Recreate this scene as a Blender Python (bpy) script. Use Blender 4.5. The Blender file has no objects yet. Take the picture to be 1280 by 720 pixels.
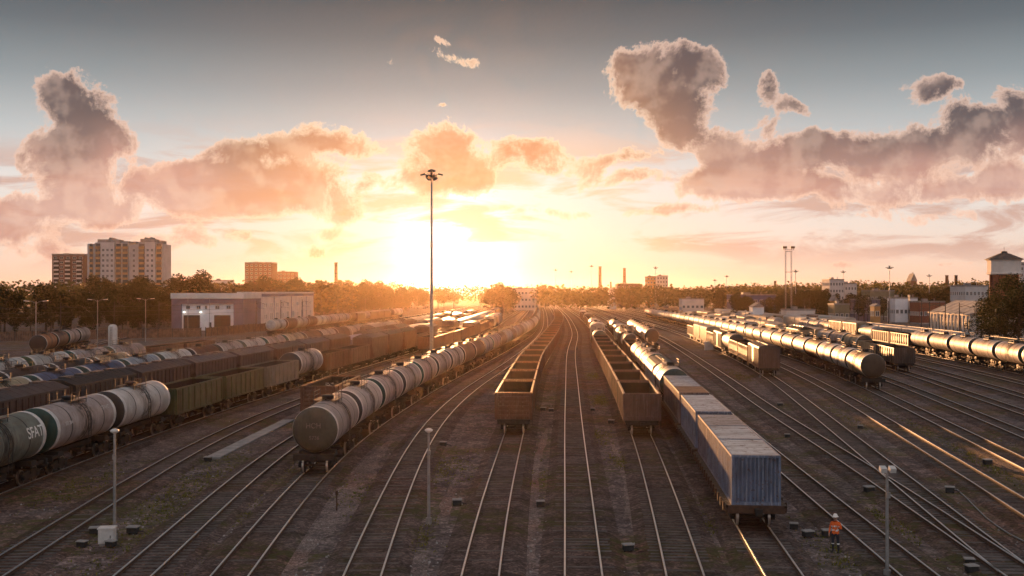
import bpy, bmesh, math, random
from math import radians as R, sin, cos, tan, pi, atan2, sqrt
from mathutils import Vector, Matrix

rnd = random.Random(7)
SC = bpy.context.scene
COL = SC.collection

# ------------------------------------------------------------------ camera, sky, sun, exposure
F_PX, HORIZON = 1365.0, 365.0            # focal length and horizon row of the 1280 px wide photograph
RAIL = 0.34                              # height of the rail tops above the ground
CAM_Z = 12.0 + RAIL
cam_data = bpy.data.cameras.new('camera')
cam = bpy.data.objects.new('camera', cam_data)
COL.objects.link(cam)
cam_data.sensor_width = 36.0
cam_data.lens = 36.0 * F_PX / 1280.0
cam_data.clip_start = 0.5
cam_data.clip_end = 9000.0
cam.location = (0, 0, CAM_Z)
cam.rotation_euler = (R(90) + math.atan((HORIZON - 360.0) / F_PX), 0, 0)
SC.camera = cam

SUN_AZ, SUN_EL = R(-3.0), R(1.7)         # azimuth from +Y towards +X
SUN_DIR = Vector((sin(SUN_AZ) * cos(SUN_EL), cos(SUN_AZ) * cos(SUN_EL), sin(SUN_EL)))
sun_data = bpy.data.lights.new('sun', 'SUN')
sun = bpy.data.objects.new('sun', sun_data)
COL.objects.link(sun)
sun_data.energy = 5.0
sun_data.angle = R(0.5)
sun_data.color = (1.0, 0.46, 0.18)
sun.rotation_euler = SUN_DIR.to_track_quat('Z', 'Y').to_euler()
sun.location = (0, 0, 80)

SC.view_settings.view_transform = 'Standard'
SC.view_settings.look = 'None'
SC.view_settings.gamma = 1.0
SC.view_settings.use_curve_mapping = False
SC.view_settings.exposure = 1.5
SC.cycles.use_denoising = True
SC.cycles.max_bounces = 6
SC.cycles.diffuse_bounces = 3
SC.cycles.glossy_bounces = 3
SC.cycles.volume_bounces = 0
SC.cycles.transparent_max_bounces = 6
SC.cycles.sample_clamp_indirect = 4.0
SC.cycles.caustics_reflective = False
SC.cycles.caustics_refractive = False


class NT:
    """Short helpers for building node trees."""
    def __init__(self, tree):
        self.t = tree
        self.n = tree.nodes
        self.l = tree.links

    def new(self, kind, **kw):
        nd = self.n.new(kind)
        for k, v in kw.items():
            setattr(nd, k, v)
        return nd

    def put(self, sock, v):
        if v is None:
            return
        if isinstance(v, bpy.types.NodeSocket):
            self.l.new(v, sock)
        else:
            if sock.type == 'RGBA' and len(v) == 3:
                v = (*v, 1.0)
            sock.default_value = v

    def math(self, op, a, b=None, c=None, clamp=False):
        nd = self.new('ShaderNodeMath', operation=op, use_clamp=clamp)
        for i, v in enumerate((a, b, c)):
            self.put(nd.inputs[i], v)
        return nd.outputs[0]

    def vec(self, op, a, b=None, out=0):
        nd = self.new('ShaderNodeVectorMath', operation=op)
        self.put(nd.inputs[0], a)
        self.put(nd.inputs[1], b)
        return nd.outputs[out]

    def mix(self, f, a, b, blend='MIX'):
        nd = self.new('ShaderNodeMix', data_type='RGBA', blend_type=blend)
        self.put(nd.inputs[0], f)
        self.put(nd.inputs[6], a)
        self.put(nd.inputs[7], b)
        return nd.outputs[2]

    def ramp(self, f, stops, interp='LINEAR'):
        nd = self.new('ShaderNodeValToRGB')
        nd.color_ramp.interpolation = interp
        els = nd.color_ramp.elements
        while len(els) < len(stops):
            els.new(0.5)
        for e, (p, c) in zip(els, stops):
            e.position = p
            e.color = (*c, 1.0) if not isinstance(c, (int, float)) else (c, c, c, 1.0)
        self.put(nd.inputs[0], f)
        return nd.outputs[0]

    def smooth(self, v, lo, hi, a=0.0, b=1.0):
        nd = self.new('ShaderNodeMapRange', interpolation_type='SMOOTHSTEP')
        self.put(nd.inputs[0], v)
        nd.inputs[1].default_value = lo
        nd.inputs[2].default_value = hi
        nd.inputs[3].default_value = a
        nd.inputs[4].default_value = b
        return nd.outputs[0]

    def noise(self, vec, scale, detail=3.0, rough=0.55, out=0, dist=0.0, dims='3D'):
        nd = self.new('ShaderNodeTexNoise', noise_dimensions=dims)
        self.put(nd.inputs['Vector'], vec)
        nd.inputs['Scale'].default_value = scale
        nd.inputs['Detail'].default_value = detail
        nd.inputs['Roughness'].default_value = rough
        nd.inputs['Distortion'].default_value = dist
        return nd.outputs[out]


# clouds: (photo column, photo row, half width, half height) of each lobe, turned into directions of the sky
CLOUDS = [
    (88, 140, 48, 44), (66, 190, 46, 38), (126, 178, 40, 38), (98, 232, 50, 38), (105, 262, 84, 20), (75, 118, 26, 22),
    (16, 268, 54, 22), (4, 292, 60, 14, .8), (40, 286, 60, 12, .6),
    (300, 224, 90, 30), (262, 240, 96, 30), (380, 232, 84, 28), (330, 256, 150, 14, .8), (172, 226, 32, 18, .8), (225, 210, 34, 18),
    (390, 182, 96, 22), (300, 194, 66, 13, .8),
    (556, 184, 44, 32), (570, 214, 64, 34), (535, 230, 60, 18, .9),
    (662, 188, 46, 22, .8), (700, 210, 80, 15, .6), (790, 226, 80, 13, .6), (700, 261, 70, 9, .6), (850, 266, 90, 8, .6), (760, 202, 60, 10, .5), (800, 196, 40, 14, .5),
    (816, 96, 60, 40), (850, 130, 50, 36), (872, 84, 28, 24), (860, 170, 36, 24), (790, 80, 26, 14),
    (912, 205, 34, 46), (956, 222, 74, 32), (915, 238, 60, 20), (985, 198, 50, 26), (960, 246, 110, 13, .8), (880, 240, 50, 18, .7),
    (1095, 196, 74, 30), (1150, 186, 74, 36), (1218, 172, 44, 42), (1272, 160, 34, 50), (1050, 232, 90, 14, .7),
    (1110, 244, 130, 12, .6), (1200, 236, 90, 18, .7), (1256, 228, 60, 26, .8), (1038, 178, 28, 18), (1150, 270, 90, 9, .5), (1190, 140, 40, 16, .6),
    (1160, 112, 44, 22, .65), (1186, 104, 26, 12, .6), (962, 106, 18, 26, .8), (986, 132, 26, 14, .6), (972, 160, 28, 20, .55), (1008, 140, 18, 12, .5),
    (578, 69, 54, 10, .55), (556, 52, 26, 7, .42), (487, 73, 14, 8, .42), (630, 124, 16, 6, .4), (552, 132, 18, 5, .4),
    (235, 298, 36, 18, .7), (298, 294, 16, 14, .6), (390, 312, 24, 11, .7), (432, 272, 26, 14, .7), (60, 312, 70, 16, .6), (170, 306, 60, 16, .6), (404, 290, 36, 10, .6),
    (462, 306, 32, 10, .5), (1050, 336, 60, 7, .42), (1180, 326, 60, 4, .42), (1090, 262, 60, 10, .45),
]


def cloud_group():
    """Node group: direction angles (u, v) -> how deep inside the nearest cloud lobe, from below 0 (clear) to 1 (its heart)."""
    g = bpy.data.node_groups.new('cloud_field', 'ShaderNodeTree')
    g.interface.new_socket('uv', in_out='INPUT', socket_type='NodeSocketVector')
    g.interface.new_socket('field', in_out='OUTPUT', socket_type='NodeSocketFloat')
    n = NT(g)
    gi = n.new('NodeGroupInput')
    go = n.new('NodeGroupOutput')
    uv = gi.outputs[0]
    # billows push the lobes' outlines about
    w1 = n.noise(uv, 11.0, 2.0, 0.5, out=1, dims='2D')
    w = n.vec('MULTIPLY', n.vec('SUBTRACT', w1, (0.5, 0.5, 0.5)), (0.034, 0.030, 0.0))
    q = n.vec('ADD', uv, w)
    best = None
    for (px, py, rx, ry, *wt) in CLOUDS:
        u, v = (px - 640) / F_PX, (HORIZON - py) / F_PX
        d = n.vec('MULTIPLY', n.vec('SUBTRACT', q, (u, v, 0)), (F_PX / rx, F_PX / ry, 0))
        ln = n.vec('DOT_PRODUCT', d, d, out=1)
        g_ = n.math('EXPONENT', n.math('MULTIPLY_ADD', ln, -2.2, math.log(wt[0]) * 2.2 if wt else 0.0))
        best = g_ if best is None else n.math('ADD', best, g_)
    far_ = n.math('MULTIPLY', n.math('LOGARITHM', n.math('MAXIMUM', best, 1e-5), math.e), -1 / 2.2)
    inside = n.math('SUBTRACT', 1.0, n.math('SQRT', n.math('MAXIMUM', n.math('ADD', far_, 0.0), 0.0)))
    f1 = n.noise(q, 34.0, 9.0, 0.69, dims='2D')
    s = n.math('MULTIPLY_ADD', n.math('SUBTRACT', f1, 0.5), 1.7, n.math('ADD', inside, 0.0))
    n.l.new(s, go.inputs[0])
    return g


def build_world():
    w = bpy.data.worlds.new('World')
    SC.world = w
    w.use_nodes = True
    w.node_tree.nodes.clear()
    n = NT(w.node_tree)
    out = n.new('ShaderNodeOutputWorld')
    bg = n.new('ShaderNodeBackground')
    n.l.new(bg.outputs[0], out.inputs[0])
    STRENGTH = 0.1
    bg.inputs[1].default_value = STRENGTH
    d = n.new('ShaderNodeTexCoord').outputs['Generated']
    sep = n.new('ShaderNodeSeparateXYZ')
    n.l.new(d, sep.inputs[0])
    sky = n.new('ShaderNodeTexSky', sky_type='NISHITA')
    sky.sun_disc = False
    sky.sun_elevation = SUN_EL
    sky.sun_rotation = SUN_AZ
    sky.air_density = 1.0
    sky.dust_density = 2.0
    sky.ozone_density = 1.0
    nish = n.vec('MULTIPLY', sky.outputs[0], (0.030, 0.036, 0.042))
    # the clear evening sky by height: lilac grey overhead, cream at the skyline
    el = n.math('ARCSINE', sep.outputs[2])
    e01 = n.math('DIVIDE', el, R(40.0), clamp=True)
    def deg(a): return a / 40.0
    base = n.ramp(e01, [
        (deg(0.0), (0.84, 0.54, 0.40)), (deg(1.2), (0.90, 0.66, 0.52)), (deg(3.0), (0.86, 0.74, 0.66)), (deg(5.5), (0.78, 0.76, 0.74)),
        (deg(8.0), (0.53, 0.565, 0.58)), (deg(10.5), (0.295, 0.335, 0.36)), (deg(13.0), (0.140, 0.165, 0.188)), (deg(15.5), (0.058, 0.073, 0.090)),
        (deg(22.0), (0.050, 0.058, 0.075)), (deg(40.0), (0.07, 0.08, 0.105))])
    # away from the sun the sky is dimmer and cooler
    cs = n.vec('DOT_PRODUCT', d, tuple(SUN_DIR), out=1)
    east = n.smooth(cs, 0.75, -0.2)
    base = n.mix(east, base, (0.56, 0.52, 0.53))
    glow_a = n.math('POWER', n.math('MAXIMUM', cs, 0.0), 1300.0)
    glow_b = n.math('POWER', n.math('MAXIMUM', cs, 0.0), 210.0)
    glow_c = n.math('POWER', n.math('MAXIMUM', cs, 0.0), 30.0)
    def scaled(col, f):
        nd = n.new('ShaderNodeVectorMath', operation='SCALE')
        nd.inputs[0].default_value = col
        n.put(nd.inputs['Scale'], f)
        return nd.outputs[0]
    glow = n.vec('ADD', scaled((1.7, 1.7, 1.75), glow_a), scaled((0.17, 0.18, 0.20), glow_b))
    low = n.smooth(el, R(13), R(2))
    glow = n.vec('ADD', glow, scaled((0.045, 0.032, 0.022), n.math('MULTIPLY', glow_c, low)))
    clear = n.vec('ADD', base, glow)
    # clouds
    az = n.math('ARCTAN2', sep.outputs[0], sep.outputs[1])
    u = n.math('TANGENT', n.math('MINIMUM', n.math('MAXIMUM', az, -1.2), 1.2))
    hor = n.math('SQRT', n.math('ADD', n.math('MULTIPLY', sep.outputs[0], sep.outputs[0]), n.math('MULTIPLY', sep.outputs[1], sep.outputs[1])))
    v = n.math('DIVIDE', sep.outputs[2], n.math('MAXIMUM', n.math('MULTIPLY', hor, n.math('COSINE', az)), 0.05))
    comb = n.new('ShaderNodeCombineXYZ')
    n.put(comb.inputs[0], u)
    n.put(comb.inputs[1], v)
    uv = comb.outputs[0]
    grp = cloud_group()
    def field(vec):
        nd = n.new('ShaderNodeGroup')
        nd.node_tree = grp
        n.put(nd.inputs[0], vec)
        return nd.outputs[0]
    f0 = field(uv)
    # step towards the sun: where the cloud thins that way, its edge is lit through
    su, sv = SUN_DIR.x / SUN_DIR.y, SUN_DIR.z / SUN_DIR.y
    tow = n.vec('NORMALIZE', n.vec('SUBTRACT', (su, sv + 0.03, 0), uv))
    up = n.vec('ADD', n.vec('MULTIPLY', tow, (0.007, 0.007, 0)), (0.0, 0.009, 0))
    relief = n.math('SUBTRACT', n.noise(uv, 17.0, 4.0, 0.50, dims='2D'), n.noise(n.vec('ADD', uv, up), 17.0, 4.0, 0.50, dims='2D'))
    low_soft = n.smooth(v, 0.13, 0.05)
    alpha = n.smooth(n.math('ADD', f0, n.math('MULTIPLY', low_soft, 0.04)), -0.04, 0.15)
    alpha = n.math('MULTIPLY', alpha, n.math('MULTIPLY_ADD', low_soft, -0.25, 1.0))
    thick = n.smooth(f0, -0.02, 0.50)
    lit = n.smooth(relief, -0.06, 0.12)
    near = n.smooth(cs, cos(R(15.5)), cos(R(6)))
    high = n.smooth(n.math('MULTIPLY_ADD', n.math('SUBTRACT', n.noise(uv, 7.0, 3.0, 0.5, dims='2D'), 0.5), 0.10, v), 0.085, 0.165)
    dark = n.mix(high, (0.60, 0.315, 0.265), (0.098, 0.073, 0.087))
    dark = n.mix(near, dark, (0.66, 0.30, 0.17))
    bright = n.mix(high, (1.0, 0.66, 0.50), (0.84, 0.58, 0.47))
    bright = n.mix(near, bright, (1.10, 0.82, 0.56))
    shade = n.math('MULTIPLY', thick, n.math('SUBTRACT', 1.0, n.math('MULTIPLY', lit, 0.30)))
    cloud = n.mix(shade, bright, dark)
    # thin streaky veil low over the skyline
    st = n.noise(n.vec('MULTIPLY', uv, (9.0, 42.0, 0)), 1.0, 6.0, 0.6, dims='2D', dist=0.4)
    band = n.math('MULTIPLY', n.smooth(v, 0.012, 0.05), n.smooth(v, 0.17, 0.10))
    veil = n.math('MULTIPLY', n.math('MULTIPLY', n.smooth(st, 0.42, 0.64), band), 0.85)
    clear = n.mix(veil, clear, n.mix(near, (0.62, 0.38, 0.32), (0.92, 0.58, 0.38)))
    front = n.smooth(sep.outputs[1], 0.2, 0.5)
    body = n.mix(n.math('MULTIPLY', n.math('MULTIPLY', alpha, 0.94), front), clear, cloud)
    sc = n.new('ShaderNodeVectorMath', operation='SCALE')
    n.l.new(body, sc.inputs[0])
    sc.inputs['Scale'].default_value = 0.335 / STRENGTH
    total = n.vec('ADD', sc.outputs[0], nish)
    # below the skyline
    total = n.mix(n.smooth(sep.outputs[2], -0.03, -0.005), (0.6, 0.45, 0.35), total)
    n.l.new(total, bg.inputs[0])
    for nd in list(n.n):
        if not nd.outputs or nd.type == 'OUTPUT_WORLD':
            continue
        if not any(o.is_linked for o in nd.outputs):
            n.n.remove(nd)
    w.cycles.sampling_method = 'MANUAL'
    w.cycles.sample_map_resolution = 512


build_world()


# ------------------------------------------------------------------ mesh builder and object helpers
class MB:
    """Collects shapes into one mesh; every face remembers its material slot and whether it is smooth."""
    def __init__(self):
        self.v, self.f, self.mi, self.sm = [], [], [], []

    def add(self, verts, faces, mat=0, smooth=False):
        b = len(self.v)
        self.v += [tuple(p) for p in verts]
        for f in faces:
            self.f.append(tuple(b + i for i in f))
            self.mi.append(mat)
            self.sm.append(smooth)

    def box(self, c, s, mat=0, rot=None, taper=(1, 1)):
        x, y, z = s[0] / 2, s[1] / 2, s[2] / 2
        p = [(-x, -y, -z), (x, -y, -z), (x, y, -z), (-x, y, -z),
             (-x * taper[0], -y * taper[1], z), (x * taper[0], -y * taper[1], z), (x * taper[0], y * taper[1], z), (-x * taper[0], y * taper[1], z)]
        if rot is not None:
            p = [rot @ Vector(q) for q in p]
        p = [(q[0] + c[0], q[1] + c[1], q[2] + c[2]) for q in p]
        self.add(p, [(0, 3, 2, 1), (4, 5, 6, 7), (0, 1, 5, 4), (1, 2, 6, 5), (2, 3, 7, 6), (3, 0, 4, 7)], mat)

    def span(self, x0, x1, y0, y1, z0, z1, mat=0):
        self.box(((x0 + x1) / 2, (y0 + y1) / 2, (z0 + z1) / 2), (abs(x1 - x0), abs(y1 - y0), abs(z1 - z0)), mat)

    def tube(self, pts, r, seg=8, mat=0, caps=True, smooth=True):
        """A round bar along a list of points; r is one radius or one per point."""
        pts = [Vector(p) for p in pts]
        rs = r if isinstance(r, (list, tuple)) else [r] * len(pts)
        rings = []
        up = Vector((0, 0, 1))
        for i, p in enumerate(pts):
            t = (pts[min(i + 1, len(pts) - 1)] - pts[max(i - 1, 0)]).normalized()
            a = t.cross(up)
            if a.length < 1e-3:
                a = t.cross(Vector((0, 1, 0)))
            a.normalize()
            b = t.cross(a)
            rings.append([p + (a * cos(2 * pi * k / seg) + b * sin(2 * pi * k / seg)) * rs[i] for k in range(seg)])
        self.loft(rings, mat, caps, smooth)

    def loft(self, rings, mat=0, caps=True, smooth=False, closed=True):
        n = len(rings[0])
        v = [p for ring in rings for p in ring]
        f = []
        for i in range(len(rings) - 1):
            for k in range(n if closed else n - 1):
                j = (k + 1) % n
                f.append((i * n + k, i * n + j, (i + 1) * n + j, (i + 1) * n + k))
        self.add(v, f, mat, smooth)
        if caps:
            self.add(rings[0], [tuple(range(n - 1, -1, -1))], mat)
            self.add(rings[-1], [tuple(range(n))], mat)

    def lathe_y(self, prof, cz, seg=32, mat=0, smooth=True, cx=0.0):
        """Revolve (y, r) pairs round a lengthwise axis at height cz."""
        self.loft([[(cx + r * sin(2 * pi * k / seg), y, cz + r * cos(2 * pi * k / seg)) for k in range(seg)] for y, r in prof], mat, False, smooth)

    def lathe_z(self, prof, c=(0, 0), seg=24, mat=0, smooth=True):
        self.loft([[(c[0] + r * cos(2 * pi * k / seg), c[1] + r * sin(2 * pi * k / seg), z) for k in range(seg)] for z, r in prof], mat, False, smooth)

    def prism_y(self, outline, y0, y1, mat=0):
        """Extrude an (x, z) outline (counter-clockwise seen from -Y) along Y."""
        self.loft([[(x, y0, z) for x, z in outline], [(x, y1, z) for x, z in outline]], mat, True)

    def mesh(self, name, mats):
        m = bpy.data.meshes.new(name)
        m.from_pydata(self.v, [], self.f)
        for x in mats:
            m.materials.append(x)
        m.polygons.foreach_set('material_index', self.mi)
        m.polygons.foreach_set('use_smooth', self.sm)
        bm = bmesh.new()
        bm.from_mesh(m)
        bmesh.ops.recalc_face_normals(bm, faces=bm.faces)
        bm.to_mesh(m)
        bm.free()
        m.update()
        return m


def link(name, data, parent=None, loc=(0, 0, 0), rz=0.0, color=None):
    o = bpy.data.objects.new(name, data)
    COL.objects.link(o)
    o.location = loc
    o.rotation_euler = (0, 0, rz)
    if parent is not None:
        o.parent = parent
    if color is not None:
        o.color = (*color, 1.0)
    return o


def tag(o, label=None, cat=None, group=None, kind=None):
    for k, v in (('label', label), ('category', cat), ('group', group), ('kind', kind)):
        if v:
            o[k] = v
    return o


def empty(name, loc, rz=0.0):
    o = link(name, None, None, loc, rz)
    o.empty_display_size = 0.3
    return o


# ------------------------------------------------------------------ materials
def mat(name, fn):
    m = bpy.data.materials.new(name)
    m.use_nodes = True
    n = NT(m.node_tree)
    b = n.n['Principled BSDF']
    fn(n, b)
    return m


def flat(name, col, rough=0.7, metal=0.0, vary=0.25, scale=1.5, bump=0.0, spec=0.35):
    """A plain material whose colour and gloss wander a little, so that no surface is one flat tone."""
    def fn(n, b):
        co = n.new('ShaderNodeTexCoord').outputs['Object']
        ns = n.noise(co, scale, 5.0, 0.65)
        n.put(b.inputs['Base Color'], n.mix(n.smooth(ns, 0.3, 0.72), tuple(c * (1 - vary) for c in col), tuple(min(1, c * (1 + vary)) for c in col)))
        n.put(b.inputs['Roughness'], rough)
        n.put(b.inputs['Metallic'], metal)
        n.put(b.inputs['Specular IOR Level'], spec)
        if bump:
            bp = n.new('ShaderNodeBump')
            bp.inputs['Strength'].default_value = bump
            bp.inputs['Distance'].default_value = 0.05
            n.put(bp.inputs['Height'], n.noise(co, scale * 8, 4.0))
            n.l.new(bp.outputs[0], b.inputs['Normal'])
    return mat(name, fn)


def wagon_paint(name, rough=0.42, rust=0.5, spill=0.0, streak=6.0, fade=0.0):
    """Weathered paint in the object's own colour: grime, rust blooms, runs down the sides, a stained belt under the filler hatch."""
    def fn(n, b):
        tc = n.new('ShaderNodeTexCoord').outputs['Object']
        inf = n.new('ShaderNodeObjectInfo')
        off = n.new('ShaderNodeCombineXYZ')
        n.put(off.inputs[0], n.math('MULTIPLY', inf.outputs['Random'], 90.0))
        n.put(off.inputs[1], n.math('MULTIPLY', inf.outputs['Random'], 57.0))
        co = n.vec('ADD', tc, off.outputs[0])
        col = inf.outputs['Color']
        grime = n.noise(co, 0.9, 6.0, 0.68)
        c = n.mix(n.smooth(grime, 0.36, 0.70), n.vec('MULTIPLY', col, (0.62, 0.60, 0.58)), col)
        runs = n.noise(n.vec('MULTIPLY', co, (streak, streak, 0.35)), 1.0, 4.0, 0.6)
        c = n.mix(n.math('MULTIPLY', n.smooth(runs, 0.50, 0.72), 0.55), c, n.vec('MULTIPLY', col, (0.42, 0.36, 0.32)))
        if fade:
            chalk = n.noise(n.vec('MULTIPLY', co, (7.0, 7.0, 0.5)), 1.0, 5.0, 0.7)
            c = n.mix(n.math('MULTIPLY', n.smooth(chalk, 0.50, 0.66), fade), c, n.mix(0.55, col, (0.42, 0.42, 0.44)))
        fine = n.noise(co, 3.6, 8.0, 0.72)
        c = n.mix(n.math('MULTIPLY', n.smooth(fine, 0.54, 0.66), rust), c, (0.095, 0.038, 0.018))
        ro = n.math('MULTIPLY_ADD', fine, 0.35, rough - 0.17)
        if spill:
            s = n.new('ShaderNodeSeparateXYZ')
            n.l.new(tc, s.inputs[0])
            wob = n.math('MULTIPLY', n.math('SUBTRACT', n.noise(co, 1.3, 3.0), 0.5), 1.6)
            belt = n.smooth(n.math('ABSOLUTE', n.math('ADD', s.outputs[1], wob)), 1.7, 0.3)
            drip = n.smooth(runs, 0.36, 0.60)
            c = n.mix(n.math('MULTIPLY', n.math('MULTIPLY', belt, drip), spill), c, (0.030, 0.020, 0.015))
        n.put(b.inputs['Base Color'], c)
        n.put(b.inputs['Roughness'], ro)
        n.put(b.inputs['Specular IOR Level'], 0.32)
        bp = n.new('ShaderNodeBump')
        bp.inputs['Strength'].default_value = 0.25
        bp.inputs['Distance'].default_value = 0.03
        n.put(bp.inputs['Height'], n.noise(co, 2.2, 4.0))
        n.l.new(bp.outputs[0], b.inputs['Normal'])
    return mat(name, fn)


def gravel_nodes(n, b, dark, light, weed, moss=True, scale=1.0):
    co = n.new('ShaderNodeTexCoord').outputs['Object']
    big = n.noise(co, 0.055, 5.0, 0.62)
    mid = n.noise(co, 0.42, 5.0, 0.65)
    st = n.new('ShaderNodeTexVoronoi', feature='F1')
    n.put(st.inputs['Vector'], co)
    st.inputs['Scale'].default_value = 7.0 * scale
    st2 = n.new('ShaderNodeTexVoronoi', feature='F1')
    n.put(st2.inputs['Vector'], co)
    st2.inputs['Scale'].default_value = 2.6 * scale
    sepc = n.new('ShaderNodeSeparateColor')
    n.l.new(st.outputs['Color'], sepc.inputs[0])
    sepd = n.new('ShaderNodeSeparateColor')
    n.l.new(st2.outputs['Color'], sepd.inputs[0])
    c = n.mix(n.smooth(mid, 0.34, 0.66), dark, light)
    grain = n.math('MULTIPLY_ADD', sepc.outputs[0], 0.65, n.math('MULTIPLY', sepd.outputs[0], 0.35))
    c = n.mix(1.0, n.vec('MULTIPLY', c, (2.45, 2.15, 2.02)), n.ramp(grain, [(0.0, 0.18), (0.55, 0.42), (1.0, 1.0)]), 'MULTIPLY')
    # oily brown patches between the rails, weeds in drifts
    c = n.mix(n.math('MULTIPLY', n.smooth(big, 0.46, 0.66), 0.7), c, n.mix(1.0, c, (1.25, 0.72, 0.48), 'MULTIPLY'))
    if moss:
        w = n.math('MULTIPLY', n.smooth(n.noise(co, 0.11, 4.0, 0.6), 0.47, 0.60), n.smooth(n.noise(co, 1.4, 5.0, 0.7), 0.42, 0.58))
        c = n.mix(n.math('MULTIPLY', w, 0.8), c, weed)
    n.put(b.inputs['Base Color'], c)
    n.put(b.inputs['Roughness'], 0.92)
    n.put(b.inputs['Specular IOR Level'], 0.2)
    bp = n.new('ShaderNodeBump')
    bp.inputs['Strength'].default_value = 0.9
    bp.inputs['Distance'].default_value = 0.06
    n.put(bp.inputs['Height'], n.math('ADD', n.math('MULTIPLY', st.outputs[0], 0.6), n.math('ADD', st2.outputs[0], n.math('MULTIPLY', mid, 0.9))))
    n.l.new(bp.outputs[0], b.inputs['Normal'])


M = {}
M['ground'] = mat('yard_gravel', lambda n, b: gravel_nodes(n, b, (0.078, 0.071, 0.074), (0.155, 0.140, 0.140), (0.085, 0.086, 0.022)))
M['ballast'] = mat('track_ballast', lambda n, b: gravel_nodes(n, b, (0.056, 0.046, 0.044), (0.112, 0.094, 0.089), (0.060, 0.062, 0.018), True, 1.3))
M['path'] = mat('trodden_path', lambda n, b: gravel_nodes(n, b, (0.125, 0.115, 0.115), (0.19, 0.175, 0.172), (0.06, 0.06, 0.02), False, 2.2))
M['sleeper'] = flat('sleeper', (0.108, 0.093, 0.086), 0.85, 0, 0.45, 1.2, 0.5)
M['rail_side'] = flat('rusty_rail', (0.075, 0.040, 0.026), 0.75, 0, 0.3, 4.0)
M['rail_head'] = flat('polished_rail', (0.97, 0.95, 0.92), 0.34, 1.0, 0.10, 3.0)
M['concrete'] = flat('concrete', (0.30, 0.29, 0.28), 0.85, 0, 0.25, 1.0, 0.3)
M['tank'] = wagon_paint('tank_paint', 0.58, 0.45, 0.9, 5.0)
M['hull'] = wagon_paint('wagon_paint', 0.52, 0.6, 0.0, 5.0, 0.25)
M['cont'] = wagon_paint('container_paint', 0.48, 0.85, 0.0, 9.0, 0.75)
M['plain'] = wagon_paint('weathered_paint', 0.5, 0.2, 0.0, 6.0)
M['under'] = flat('underframe_black', (0.022, 0.018, 0.016), 0.7, 0, 0.5, 2.0)
M['wheel'] = flat('wheel_steel', (0.06, 0.045, 0.038), 0.5, 0.4, 0.4, 5.0)
M['tread'] = flat('wheel_rim', (0.55, 0.53, 0.50), 0.3, 1.0, 0.1, 5.0)
M['pale'] = flat('pale_band', (0.60, 0.58, 0.56), 0.5, 0, 0.25, 2.0)
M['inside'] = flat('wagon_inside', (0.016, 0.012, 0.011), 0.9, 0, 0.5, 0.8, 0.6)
M['wood'] = flat('wagon_floor', (0.10, 0.075, 0.055), 0.85, 0, 0.4, 3.0, 0.4)
M['white'] = flat('white_lettering', (0.78, 0.76, 0.72), 0.6, 0, 0.12, 6.0)
M['steel'] = flat('galvanised_steel', (0.30, 0.30, 0.30), 0.45, 0.6, 0.2, 3.0)
M['darksteel'] = flat('dark_steel', (0.045, 0.042, 0.042), 0.55, 0.3, 0.3, 3.0)
M['lamp_on'] = mat('lit_lamp', lambda n, b: (n.put(b.inputs['Emission Color'], (1.0, 0.95, 0.82)), n.put(b.inputs['Emission Strength'], 2.2)))


# ------------------------------------------------------------------ ground
gb = MB()
gb.add([(-3200, -60, 0), (3200, -60, 0), (3200, 3600, 0), (-3200, 3600, 0)], [(0, 1, 2, 3)])
ground = tag(link('ground', gb.mesh('ground', [M['ground']])), kind='structure')

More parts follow.
